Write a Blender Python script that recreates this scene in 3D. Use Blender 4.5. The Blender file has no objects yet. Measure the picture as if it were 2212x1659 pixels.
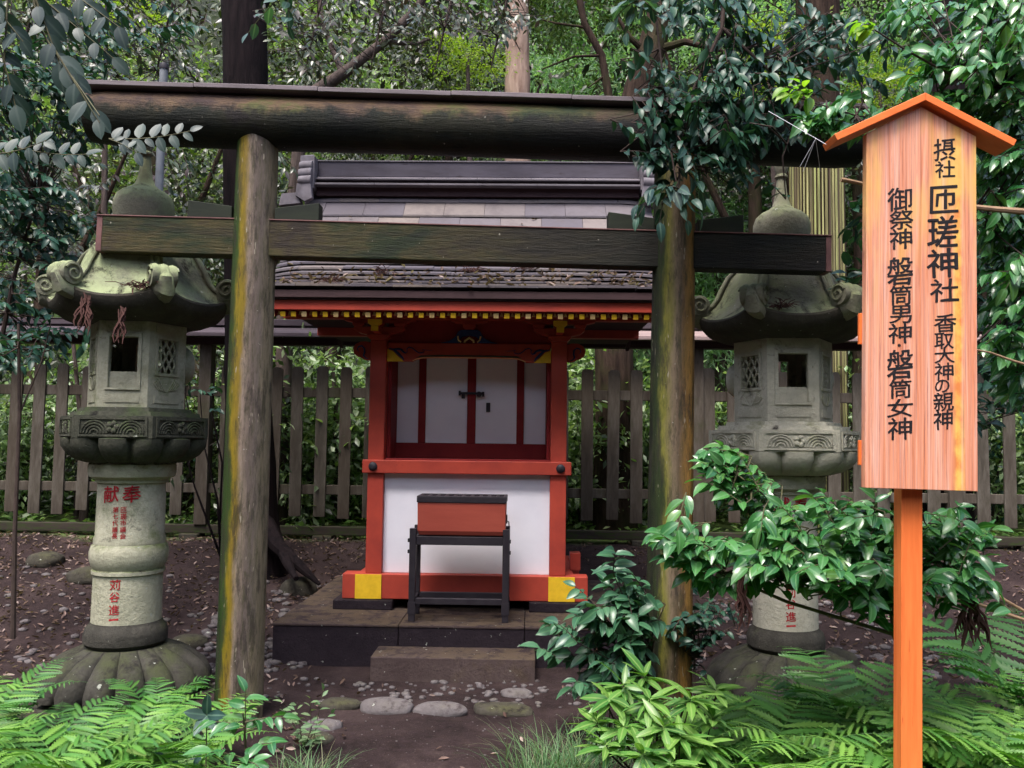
import bpy, bmesh, math, random
import numpy as np
from mathutils import Vector, Matrix, Euler, noise
R = math.radians
rng = np.random.default_rng(7)
random.seed(7)
scene = bpy.context.scene
COL = scene.collection

# ------------------------------------------------------------------ camera, sky, sun, exposure
FPX, IW, IH = 1850.0, 2212.0, 1659.0
cam_d = bpy.data.cameras.new('camera')
cam = bpy.data.objects.new('camera', cam_d); COL.objects.link(cam); scene.camera = cam
cam_d.sensor_width = 36; cam_d.lens = 36 * FPX / IW
cam_d.clip_start = 0.05; cam_d.clip_end = 2000
CAMM = Matrix.Translation((0, 0, 1.5)) @ Matrix.Rotation(R(90 + 3.9), 4, 'X') @ Matrix.Rotation(R(0.7), 4, 'Z')
cam.matrix_world = CAMM
SUN_EL, SUN_AZ = 66, 205      # azimuth measured clockwise from +Y: the light comes over the viewer's left shoulder
world = bpy.data.worlds.new('World'); scene.world = world; world.use_nodes = True
wt = world.node_tree
bg = wt.nodes['Background']; sky = wt.nodes.new('ShaderNodeTexSky')
sky.sky_type = 'NISHITA'; sky.sun_disc = False
sky.sun_elevation = R(SUN_EL); sky.sun_rotation = R(SUN_AZ)
sky.air_density = 1.0; sky.dust_density = 4.0; sky.ozone_density = 1.0
wt.links.new(sky.outputs[0], bg.inputs[0]); bg.inputs[1].default_value = 0.15
sun_d = bpy.data.lights.new('sun', 'SUN'); sun = bpy.data.objects.new('sun', sun_d); COL.objects.link(sun)
sun_d.energy = 1.35; sun_d.angle = R(20); sun_d.color = (1.0, 0.96, 0.93)
sd = Vector((math.sin(R(SUN_AZ)) * math.cos(R(SUN_EL)), math.cos(R(SUN_AZ)) * math.cos(R(SUN_EL)), math.sin(R(SUN_EL))))
sun.rotation_euler = sd.to_track_quat('Z', 'Y').to_euler()
scene.view_settings.view_transform = 'Standard'; scene.view_settings.look = 'None'
scene.view_settings.gamma = 1; scene.view_settings.exposure = 1.68
scene.cycles.max_bounces = 7; scene.cycles.diffuse_bounces = 4; scene.cycles.glossy_bounces = 2
scene.cycles.transmission_bounces = 4; scene.cycles.transparent_max_bounces = 6
scene.cycles.use_denoising = True

def at(px, py, Y):
    """the point of the place at depth Y that the photograph (2212 wide) shows at px, py"""
    d = CAMM.to_3x3() @ Vector(((px - IW / 2) / FPX, -(py - IH / 2) / FPX, -1))
    return Vector((0, 0, 1.5)) + d * (Y / d.y)

def ground_z(x, y):
    t = min(max((y - 5.9) / 3.3, 0), 1)
    z = 0.47 * t * t * (3 - 2 * t)
    if y > 9.2: z += (y - 9.2) * 0.10 + 0.02 * min(y - 9.2, 20) 
    if y > 0: z += 0.10 * min(max((abs(x + 0.2) - 1.3) / 2.5, 0), 1) * min(max((6 - y) / 2, 0), 1) 
    z += 0.03 * noise.noise(Vector((x * 0.9, y * 0.9, 0))) + 0.012 * noise.noise(Vector((x * 4, y * 4, 3)))
    return z

# ------------------------------------------------------------------ materials
MATS = {}
def mat(name):
    m = bpy.data.materials.new(name); m.use_nodes = True; MATS[name] = m
    nt = m.node_tree; b = nt.nodes['Principled BSDF']
    return m, nt, b
def N(nt, typ, **kw):
    n = nt.nodes.new(typ)
    for k, v in kw.items():
        if k in n.inputs.keys() if isinstance(k, str) else False: n.inputs[k].default_value = v
        else: setattr(n, k, v)
    return n
def coords(nt, scale=(1, 1, 1), rot=(0, 0, 0)):
    tc = N(nt, 'ShaderNodeTexCoord'); mp = N(nt, 'ShaderNodeMapping')
    mp.inputs['Scale'].default_value = scale; mp.inputs['Rotation'].default_value = rot
    nt.links.new(tc.outputs['Object'], mp.inputs['Vector']); return mp.outputs['Vector']
def ntex(nt, vec, scale, detail=6, rough=.6, dist=0):
    n = N(nt, 'ShaderNodeTexNoise'); n.inputs['Scale'].default_value = scale
    n.inputs['Detail'].default_value = detail; n.inputs['Roughness'].default_value = rough
    n.inputs['Distortion'].default_value = dist
    if vec: nt.links.new(vec, n.inputs['Vector'])
    return n.outputs['Fac']
def ramp(nt, fac, stops, interp='LINEAR'):
    r = N(nt, 'ShaderNodeValToRGB'); cr = r.color_ramp; cr.interpolation = interp
    while len(cr.elements) < len(stops): cr.elements.new(0.5)
    for e, (p, c) in zip(cr.elements, stops):
        e.position = p; e.color = (*c, 1) if len(c) == 3 else c
    nt.links.new(fac, r.inputs[0]); return r.outputs[0]
def mix(nt, fac, a, b, blend='MIX'):
    n = N(nt, 'ShaderNodeMix'); n.data_type = 'RGBA'; n.blend_type = blend
    for s, v in ((0, fac), (6, a), (7, b)):
        if isinstance(v, (int, float)): n.inputs[s].default_value = v
        elif isinstance(v, (tuple, list)): n.inputs[s].default_value = (*v, 1) if len(v) == 3 else v
        else: nt.links.new(v, n.inputs[s])
    return n.outputs[2]
def mth(nt, op, a, b=None, c=None):
    n = N(nt, 'ShaderNodeMath'); n.operation = op
    for i, v in enumerate((a, b, c)):
        if v is None: continue
        if isinstance(v, (int, float)): n.inputs[i].default_value = v
        else: nt.links.new(v, n.inputs[i])
    return n.outputs[0]
def bump(nt, b, h, strength=.4, dist=.01):
    n = N(nt, 'ShaderNodeBump'); n.inputs['Strength'].default_value = strength; n.inputs['Distance'].default_value = dist
    nt.links.new(h, n.inputs['Height']); nt.links.new(n.outputs[0], b.inputs['Normal'])
def upness(nt):
    g = N(nt, 'ShaderNodeNewGeometry'); s = N(nt, 'ShaderNodeSeparateXYZ')
    nt.links.new(g.outputs['Normal'], s.inputs[0]); return s.outputs[2]

def paint(name, col, col2, rough=.55, nscale=9, wear=None, grain=(1, 1, 1), b_s=.25):
    m, nt, b = mat(name); v = coords(nt, grain)
    f = ntex(nt, v, nscale, 8, .65)
    c = ramp(nt, f, [(.3, col2), (.62, col)])
    if wear:
        w = ntex(nt, v, nscale * 2.3, 10, .75)
        c = mix(nt, ramp(nt, w, [(wear[1], (0, 0, 0)), (wear[1] + .05, (1, 1, 1))]), c, wear[0])
    nt.links.new(c, b.inputs['Base Color']); b.inputs['Roughness'].default_value = rough; b.inputs['Specular IOR Level'].default_value = .25
    bump(nt, b, ntex(nt, v, nscale * 5, 8, .7), b_s, .004)
    return m
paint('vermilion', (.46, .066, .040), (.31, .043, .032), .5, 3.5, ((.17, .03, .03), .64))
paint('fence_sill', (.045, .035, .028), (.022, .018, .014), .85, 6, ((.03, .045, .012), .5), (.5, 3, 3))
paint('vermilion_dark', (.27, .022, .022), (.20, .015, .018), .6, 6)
paint('white_board', (.86, .86, .93), (.78, .78, .86), .6, 2.2, ((.55, .52, .53), .70))
paint('yellow', (.88, .56, .03), (.72, .44, .02), .55, 14, ((.3, .2, .03), .70))
paint('blue', (.03, .055, .16), (.02, .035, .10), .6, 14)
paint('green_line', (.02, .06, .03), (.02, .04, .03), .6, 14)
paint('gold', (.85, .62, .30), (.65, .45, .16), .5, 14)
paint('black_metal', (.022, .021, .027), (.04, .036, .045), .45, 20)
paint('black_wood', (.035, .030, .036), (.022, .018, .024), .5, 12, grain=(1, 1, 1))
paint('dark_plank', (.055, .030, .034), (.035, .019, .022), .75, 8, ((.02, .012, .012), .6), (.5, 4, 4), .6)
paint('box_red', (.42, .085, .055), (.34, .062, .042), .6, 3, ((.25, .05, .04), .7), (.6, 3, 3))
paint('ink', (.012, .010, .012), (.02, .018, .02), .6, 20)
paint('red_ink', (.42, .02, .03), (.28, .015, .02), .8, 30, ((.3, .2, .17), .66))
paint('grey_metal', (.22, .24, .27), (.15, .16, .18), .5, 10)
paint('tan_branch', (.30, .20, .12), (.20, .13, .08), .8, 20)
paint('dead_twig', (.075, .032, .026), (.04, .018, .015), .85, 20)
paint('stem_green', (.085, .085, .04), (.05, .045, .025), .7, 20)
paint('stem_brown', (.06, .042, .035), (.035, .024, .022), .85, 20)

def stone(name, c1, c2, moss, mossamt, dark, scale=5):
    m, nt, b = mat(name); v = coords(nt)
    c = ramp(nt, ntex(nt, v, scale, 8, .7), [(.3, c2), (.65, c1)])
    c = mix(nt, ramp(nt, ntex(nt, v, 60, 4, .6), [(.45, (0, 0, 0)), (.7, (.5, .5, .5))]), c, c2)
    u = upness(nt)
    mm = mth(nt, 'ADD', mth(nt, 'MULTIPLY', u, .22), ntex(nt, v, 3.1, 9, .72))
    c = mix(nt, ramp(nt, mm, [(.62 - mossamt, (0, 0, 0)), (.80 - mossamt, (1, 1, 1))]), c, moss)
    d = mth(nt, 'ADD', mth(nt, 'MULTIPLY', u, .10), ntex(nt, v, 7.3, 10, .78, .4))
    c = mix(nt, ramp(nt, d, [(.58, (0, 0, 0)), (.70, (1, 1, 1))]), c, dark)
    sp = ntex(nt, v, 26, 3, .5)
    c = mix(nt, ramp(nt, sp, [(.71, (0, 0, 0)), (.73, (.7, .7, .7))]), c, (.42, .44, .38))
    nt.links.new(c, b.inputs['Base Color']); b.inputs['Roughness'].default_value = .9; b.inputs['Specular IOR Level'].default_value = .15
    bump(nt, b, ntex(nt, v, 34, 10, .75), .7, .016)
    return m
stone('lantern_stone_mossy', (.46, .45, .34), (.27, .27, .195), (.14, .17, .07), .08, (.035, .034, .026))
stone('lantern_stone_grey', (.54, .52, .42), (.35, .34, .27), (.20, .21, .11), .04, (.055, .050, .043))
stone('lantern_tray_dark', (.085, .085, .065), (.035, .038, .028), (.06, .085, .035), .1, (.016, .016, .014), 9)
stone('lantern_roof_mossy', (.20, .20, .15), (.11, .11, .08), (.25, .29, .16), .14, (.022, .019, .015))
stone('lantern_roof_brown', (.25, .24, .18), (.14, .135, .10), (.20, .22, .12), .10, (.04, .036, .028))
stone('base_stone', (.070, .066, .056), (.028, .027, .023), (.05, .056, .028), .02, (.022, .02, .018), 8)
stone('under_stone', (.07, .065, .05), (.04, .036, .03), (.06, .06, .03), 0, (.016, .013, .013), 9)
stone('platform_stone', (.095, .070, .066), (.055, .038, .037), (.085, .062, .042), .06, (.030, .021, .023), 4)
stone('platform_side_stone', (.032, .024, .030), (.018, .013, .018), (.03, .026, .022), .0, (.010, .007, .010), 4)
stone('river_stone', (.16, .145, .15), (.10, .088, .088), (.11, .10, .09), 0, (.05, .038, .04), 9)

# soil with gravel, green beyond the fence
m, nt, b = mat('soil'); v = coords(nt)
c = ramp(nt, ntex(nt, v, 1.7, 12, .75), [(.34, (.008, .0055, .005)), (.50, (.026, .017, .016)), (.66, (.062, .043, .040))])
c = mix(nt, ramp(nt, ntex(nt, v, 22, 8, .7), [(.4, (0, 0, 0)), (.75, (1, 1, 1))]), c, (.034, .022, .024))
c = mix(nt, ramp(nt, ntex(nt, v, 90, 3, .6), [(.66, (0, 0, 0)), (.72, (.7, .7, .7))]), c, (.16, .125, .12))
sx = N(nt, 'ShaderNodeSeparateXYZ'); nt.links.new(v, sx.inputs[0])
gm = mth(nt, 'ADD', mth(nt, 'MULTIPLY', mth(nt, 'SUBTRACT', sx.outputs[1], 8.9), .9), ntex(nt, v, 1.5, 6))
c = mix(nt, ramp(nt, gm, [(.45, (0, 0, 0)), (.8, (1, 1, 1))]), c, ramp(nt, ntex(nt, v, 6, 8), [(.35, (.035, .06, .02)), (.65, (.12, .17, .05))]))
nt.links.new(c, b.inputs['Base Color']); b.inputs['Roughness'].default_value = .93; b.inputs['Specular IOR Level'].default_value = .12
bump(nt, b, ntex(nt, v, 38, 10, .75), .8, .02)

# weathered gate timber: streaks that run up the post and colours that go round it
def timber(name, post):
    m, nt, b = mat(name); 
    v = coords(nt, (7, 7, .8) if post in (1, 2) else (.8, 7, 7))
    v0 = coords(nt)
    f = ntex(nt, v, 1.6, 8, .65, .3)
    if post == 3: pass
    if post in (1, 2):
        s = N(nt, 'ShaderNodeSeparateXYZ'); nt.links.new(v0, s.inputs[0])
        a = mth(nt, 'ADD', mth(nt, 'DIVIDE', s.outputs[0], .26), .5)       # 0 .. 1 across the post
        a = mth(nt, 'ADD', a, mth(nt, 'MULTIPLY', mth(nt, 'SUBTRACT', ntex(nt, coords(nt, (5, 5, 1.1)), 1.0, 7, .7), .5), .62))
        if post == 1:
            c = ramp(nt, a, [(.06, (.010, .028, .007)), (.22, (.030, .065, .010)), (.30, (.24, .17, .010)), (.40, (.22, .15, .022)),
                             (  .50, (.27, .21, .165)), (.64, (.15, .115, .10)), (.78, (.13, .105, .09)), (.94, (.22, .18, .12))])
        else:
            c = ramp(nt, a, [(.08, (.006, .010, .005)), (.18, (.020, .036, .010)), (.27, (.20, .19, .035)), (.42, (.22, .165, .11)),
                             (.56, (.15, .105, .07)), (.70, (.24, .135, .045)), (.84, (.36, .19, .045)), (.97, (.20, .10, .03))])
        # the timber is darker towards the top, with mossy mottling
        t = mth(nt, 'ADD', mth(nt, 'MULTIPLY', s.outputs[2], .30), ntex(nt, v0, 1.7, 6))
        c = mix(nt, ramp(nt, t, [(1.10, (0, 0, 0)), (1.48, (.78, .78, .78))]), c, ramp(nt, f, [(.36, (.008, .013, .006)), (.46, (.055, .042, .042)), (.55, (.080, .074, .030)), (.66, (.050, .064, .016)), (.75, (.026, .020, .022))]))
        c = mix(nt, ramp(nt, ntex(nt, coords(nt, (9, 9, 1.6)), 2.2, 10, .78), [(.49, (0, 0, 0)), (.60, (.78, .78, .78))]), c, (.030, .023, .022))
        c = mix(nt, ramp(nt, ntex(nt, coords(nt, (22, 22, 3.5)), 2.0, 10, .85), [(.46, (0, 0, 0)), (.62, (.55, .55, .55))]), c, (.040, .050, .010))
        c = mix(nt, ramp(nt, ntex(nt, coords(nt, (3, 3, 1.2)), 3.1, 9, .75), [(.60, (0, 0, 0)), (.68, (.6, .6, .6))]), c, (.035, .040, .012))
        c = mix(nt, ramp(nt, ntex(nt, coords(nt, (60, 60, 9)), 1.0, 2, .5), [(.70, (0, 0, 0)), (.72, (.8, .8, .8))]), c, (.36, .32, .25))
    elif post == 3:
        s = N(nt, 'ShaderNodeSeparateXYZ'); nt.links.new(v0, s.inputs[0])
        c = ramp(nt, ntex(nt, coords(nt, (.9, 2, 2)), 1.5, 9, .7, .4), [(.32, (.007, .012, .007)), (.45, (.018, .028, .010)), (.56, (.062, .050, .018)), (.66, (.030, .022, .016)), (.74, (.012, .011, .010))])
        c = mix(nt, ramp(nt, ntex(nt, v, 2.4, 9, .75), [(.48, (0, 0, 0)), (.66, (.7, .7, .7))]), c, (.012, .010, .010))
        c = mix(nt, ramp(nt, mth(nt, 'ADD', mth(nt, 'DIVIDE', s.outputs[0], 4.2), mth(nt, 'MULTIPLY', f, .5)), [(.62, (0, 0, 0)), (.90, (.85, .85, .85))]), c, (.009, .009, .009))
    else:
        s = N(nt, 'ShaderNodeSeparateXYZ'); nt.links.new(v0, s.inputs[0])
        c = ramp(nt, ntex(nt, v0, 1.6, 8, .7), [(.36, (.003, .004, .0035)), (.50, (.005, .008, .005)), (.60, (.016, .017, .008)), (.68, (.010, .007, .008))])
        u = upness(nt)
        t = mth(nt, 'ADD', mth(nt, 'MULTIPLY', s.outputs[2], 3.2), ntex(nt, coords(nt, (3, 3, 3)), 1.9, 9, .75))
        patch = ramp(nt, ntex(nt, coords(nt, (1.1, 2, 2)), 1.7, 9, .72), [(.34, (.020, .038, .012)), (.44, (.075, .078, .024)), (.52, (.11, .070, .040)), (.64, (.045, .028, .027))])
        c = mix(nt, ramp(nt, t, [(.50, (0, 0, 0)), (.66, (1, 1, 1))]), c, patch)  # near-black lower half: mould stain plus underside shade put into the colour
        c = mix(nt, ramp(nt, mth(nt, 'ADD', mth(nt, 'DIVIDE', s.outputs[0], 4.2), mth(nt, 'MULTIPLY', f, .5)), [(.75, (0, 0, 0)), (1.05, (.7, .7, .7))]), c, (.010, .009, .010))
    sp = ntex(nt, v0, 45, 2, .5)
    c = mix(nt, ramp(nt, sp, [(.755, (0, 0, 0)), (.765, (.8, .8, .8))]), c, (.34, .32, .27))
    nt.links.new(c, b.inputs['Base Color']); b.inputs['Roughness'].default_value = .6; b.inputs['Specular IOR Level'].default_value = .2
    bump(nt, b, ntex(nt, v, 9, 10, .8), .9, .014)
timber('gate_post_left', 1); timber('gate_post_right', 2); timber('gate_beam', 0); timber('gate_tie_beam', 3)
paint('wedge_wood', (.016, .022, .012), (.008, .011, .008), .7, 6, ((.05, .045, .018), .66), (.6, 3, 3))
paint('beam_cap', (.20, .17, .18), (.09, .075, .08), .8, 8, ((.05, .04, .04), .62), (.4, 3, 3))
paint('beam_end', (.17, .085, .08), (.10, .05, .05), .8, 9, ((.06, .03, .03), .62))

# sign timber: pale red cedar with grain lines, yellow stains and a glossy reflection painted as a streak
m, nt, b = mat('sign_board'); v = coords(nt, (26, 3, .55)); v0 = coords(nt)
f = ntex(nt, v, 2.2, 8, .65, .8)
c = ramp(nt, f, [(.30, (.40, .12, .05)), (.43, (.70, .26, .13)), (.55, (.80, .38, .24)), (.68, (.84, .50, .38))])
fine = ntex(nt, coords(nt, (70, 3, .7)), 3, 6, .7)
c = mix(nt, ramp(nt, fine, [(.35, (.5, .5, .5)), (.55, (0, 0, 0))]), c, (.36, .15, .14))
lines = ntex(nt, coords(nt, (150, 3, 1.6)), 1.0, 7, .8)
c = mix(nt, ramp(nt, lines, [(.54, (0, 0, 0)), (.62, (.75, .75, .75))]), c, (.25, .085, .075))
s = N(nt, 'ShaderNodeSeparateXYZ'); nt.links.new(v0, s.inputs[0])
sheen_band = mth(nt, 'MULTIPLY', ramp(nt, mth(nt, 'ADD', s.outputs[0], mth(nt, 'MULTIPLY', mth(nt, 'SUBTRACT', f, .5), .03)), [(.108, (0, 0, 0)), (.126, (.8, .8, .8)), (.142, (.8, .8, .8)), (.160, (.0, .0, .0))]), 1.0)
c = mix(nt, sheen_band, c, ramp(nt, ntex(nt, coords(nt, (9, 3, 5)), 2.5, 5, .6), [(.38, (.70, .22, .04)), (.60, (.85, .55, .10))]))
yel = ntex(nt, coords(nt, (7, 1, 1.5)), 1.5, 3, .5)
up = ramp(nt, mth(nt, 'ADD', s.outputs[2], 0), [(.5, (0, 0, 0)), (1.0, (1, 1, 1))])
c = mix(nt, mth(nt, 'MULTIPLY', ramp(nt, yel, [(.48, (0, 0, 0)), (.66, (.85, .85, .85))]), up), c, (.78, .47, .12))
nt.links.new(c, b.inputs['Base Color']); b.inputs['Roughness'].default_value = .42
bump(nt, b, fine, .25, .003)
paint('sign_post', (.86, .215, .055), (.66, .135, .032), .45, 2.2, ((.50, .09, .025), .60), (16, 16, .9))
paint('sign_frame', (.86, .205, .05), (.74, .15, .035), .45, 5, ((.45, .09, .03), .64), (1, 3, 3))
m, nt, b = mat('fence_wood'); v = coords(nt, (5, 5, .9)); oi = N(nt, 'ShaderNodeObjectInfo')
c = ramp(nt, ntex(nt, v, 2.2, 8, .7), [(.3, (.030, .025, .019)), (.5, (.080, .070, .056)), (.7, (.16, .148, .125))])
c = mix(nt, mth(nt, 'MULTIPLY', oi.outputs['Random'], .45), c, (.060, .042, .030))
c = mix(nt, ramp(nt, ntex(nt, coords(nt), 2.3, 8, .7), [(.55, (0, 0, 0)), (.72, (.8, .8, .8))]), c, (.045, .05, .02))
nt.links.new(c, b.inputs['Base Color']); b.inputs['Roughness'].default_value = .88; b.inputs['Specular IOR Level'].default_value = .15
bump(nt, b, ntex(nt, v, 12, 8, .7), .5, .006)
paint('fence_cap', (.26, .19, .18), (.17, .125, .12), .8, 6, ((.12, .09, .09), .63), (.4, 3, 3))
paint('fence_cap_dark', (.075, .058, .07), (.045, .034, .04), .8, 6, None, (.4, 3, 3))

def bark(name, c1, c2, moss=None, sc=(9, 9, 1.3)):
    m, nt, b = mat(name); v = coords(nt, sc)
    f = ntex(nt, v, 2.0, 10, .7, .5)
    c = ramp(nt, f, [(.35, c2), (.62, c1)])
    if moss: c = mix(nt, ramp(nt, ntex(nt, coords(nt), 2.2, 8, .7), [(.48, (0, 0, 0)), (.66, (.85, .85, .85))]), c, moss)
    nt.links.new(c, b.inputs['Base Color']); b.inputs['Roughness'].default_value = .92; b.inputs['Specular IOR Level'].default_value = .08
    bump(nt, b, f, .9, .03)
bark('bark_dark', (.016, .011, .012), (.005, .004, .005))
bark('bark_brown', (.060, .040, .030), (.018, .012, .010), (.035, .038, .015))
bark('bark_pale', (.40, .29, .23), (.20, .13, .10))
bark('bark_grey', (.11, .085, .075), (.05, .038, .034))
bark('split_bamboo', (.36, .35, .15), (.10, .085, .035), None, (34, 34, .6))
m, nt, b = mat('split_bamboo'); g = N(nt, 'ShaderNodeNewGeometry')
c = ramp(nt, g.outputs['Random Per Island'], [(0, (.045, .030, .022)), (.3, (.10, .075, .04)), (.5, (.22, .20, .08)), (.75, (.38, .37, .16)), (1, (.30, .33, .11))])
c = mix(nt, ramp(nt, ntex(nt, coords(nt, (30, 30, .7)), 1.5, 8, .7), [(.45, (0, 0, 0)), (.62, (.8, .8, .8))]), c, (.06, .045, .03))
nt.links.new(c, b.inputs['Base Color']); b.inputs['Roughness'].default_value = .7; b.inputs['Specular IOR Level'].default_value = .2

# roof tiles: each board tinted on its own
m, nt, b = mat('roof_board'); v = coords(nt, (1, 4, 4)); g = N(nt, 'ShaderNodeNewGeometry')
c = ramp(nt, g.outputs['Random Per Island'], [(0, (.065, .056, .072)), (.45, (.095, .082, .096)), (.75, (.125, .105, .105)), (1, (.16, .13, .115))])
c = mix(nt, ramp(nt, ntex(nt, coords(nt, (1, 1, 1)), 5, 9, .75), [(.46, (0, 0, 0)), (.7, (.8, .8, .8))]), c, (.06, .048, .052))
nt.links.new(c, b.inputs['Base Color']); b.inputs['Roughness'].default_value = .7
bump(nt, b, ntex(nt, v, 24, 8, .7), .4, .004)
paint('ridge_wood', (.075, .066, .085), (.045, .038, .048), .65, 5, ((.035, .027, .032), .60), (.6, 3, 3))
paint('ridge_ledge', (.15, .135, .15), (.09, .08, .09), .6, 5, ((.06, .05, .05), .64), (.6, 3, 3))
paint('ridge_end', (.17, .155, .175), (.09, .08, .09), .75, 12, ((.05, .04, .04), .62))

def leafmat(name, cols, rough=.35, trans=.35, mid=None, coat=0, spec=.4):
    m, nt, b = mat(name); b.inputs['Specular IOR Level'].default_value = spec; g = N(nt, 'ShaderNodeNewGeometry')
    n = len(cols)
    c = ramp(nt, g.outputs['Random Per Island'], [(i / max(n - 1, 1), col) for i, col in enumerate(cols)])
    if mid:
        a = N(nt, 'ShaderNodeAttribute'); a.attribute_name = 'mid'
        c = mix(nt, ramp(nt, a.outputs['Fac'], [(.75, (0, 0, 0)), (1, (.8, .8, .8))]), c, mid)
    nt.links.new(c, b.inputs['Base Color']); b.inputs['Roughness'].default_value = rough
    b.inputs['Coat Weight'].default_value = coat; b.inputs['Coat Roughness'].default_value = .2
    tr = N(nt, 'ShaderNodeBsdfTranslucent'); ms = N(nt, 'ShaderNodeMixShader'); ms.inputs[0].default_value = trans
    tc = mix(nt, 1.0, c, (1.3, 1.6, .5), 'MULTIPLY'); nt.links.new(tc, tr.inputs[0])
    out = nt.nodes['Material Output']
    nt.links.new(b.outputs[0], ms.inputs[1]); nt.links.new(tr.outputs[0], ms.inputs[2]); nt.links.new(ms.outputs[0], out.inputs[0])
leafmat('camellia_leaf', [(.020, .100, .030), (.045, .165, .045), (.075, .22, .06), (.030, .12, .045), (.10, .22, .05)], .24, .25, (.13, .28, .12), 0, .6)
leafmat('camellia_leaf_dark', [(.012, .040, .030), (.018, .060, .040), (.030, .085, .045), (.015, .05, .045)], .36, .15, (.04, .09, .06), 0, .28)
leafmat('young_leaf', [(.20, .34, .03), (.14, .30, .04), (.26, .36, .03)], .4, .45, (.25, .4, .1))
leafmat('bright_leaf', [(.055, .17, .035), (.095, .23, .045), (.15, .29, .055), (.04, .12, .035)], .36, .28, (.26, .38, .12))
leafmat('shade_leaf', [(.025, .085, .045), (.04, .12, .06), (.06, .15, .075), (.03, .09, .06)], .30, .2, (.09, .2, .1), 0, .4)
leafmat('dim_leaf', [(.022, .045, .04), (.04, .07, .06), (.02, .04, .04), (.055, .08, .08)], .42, .25, (.07, .10, .09), 0, .3)
leafmat('blue_leaf', [(.03, .075, .06), (.055, .12, .085), (.025, .065, .06), (.08, .13, .12)], .42, .25, (.14, .24, .18), 0, .3)
leafmat('fern_leaf', [(.060, .19, .035), (.10, .26, .045), (.17, .33, .06), (.05, .16, .04), (.13, .20, .05)], .45, .28)
leafmat('fern_leaf_deep', [(.035, .12, .03), (.055, .165, .038), (.09, .22, .045)], .45, .28)
leafmat('grass_blade', [(.04, .11, .04), (.07, .17, .06), (.11, .21, .09), (.18, .18, .10)], .5, .3)
leafmat('weed_leaf', [(.08, .16, .08), (.13, .22, .10), (.17, .24, .12)], .5, .3, (.2, .3, .15))
leafmat('wood_leaf_mid', [(.008, .014, .007), (.030, .048, .014), (.055, .075, .020), (.30, .32, .26), (.035, .020, .019), (.012, .018, .012), (.10, .125, .04), (.03, .018, .018), (.05, .08, .02)], .3, .2)  # palest entry is a leaf glint painted as colour
leafmat('wood_leaf_dark', [(.010, .020, .014), (.030, .052, .026), (.07, .095, .05), (.045, .026, .026), (.20, .22, .19)], .3, .15)  # last entry: pale glints put into the leaf colour
leafmat('wood_leaf_bright', [(.05, .10, .03), (.13, .21, .04), (.24, .32, .07), (.46, .50, .38), (.05, .08, .035), (.22, .30, .10), (.02, .03, .015)], .36, .3)
leafmat('wood_leaf_lime', [(.22, .30, .03), (.16, .24, .03), (.28, .33, .05)], .45, .5)
leafmat('pale_leaf', [(.14, .26, .10), (.26, .38, .16), (.44, .52, .36), (.07, .12, .05), (.30, .44, .18), (.03, .05, .025), (.05, .09, .04)], .36, .3)  # paler palette stands in for light blocked behind the fence
leafmat('far_leaf', [(.12, .19, .07), (.18, .27, .10), (.24, .34, .13), (.28, .36, .19), (.15, .23, .11)], .6, .4)  # soft pale palette puts distance haze into the leaf colour
leafmat('needle', [(.16, .28, .15), (.22, .36, .20), (.28, .43, .25)], .6, .4)  # needle colour softened by the same painted haze
leafmat('dry_leaf', [(.11, .065, .05), (.20, .13, .11), (.05, .028, .022), (.36, .27, .24), (.035, .02, .016), (.08, .045, .03), (.14, .09, .07), (.06, .03, .022)], .7, .15)
leafmat('cover_leaf', [(.10, .22, .05), (.18, .34, .08), (.26, .40, .12), (.34, .38, .2)], .45, .35)

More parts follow.
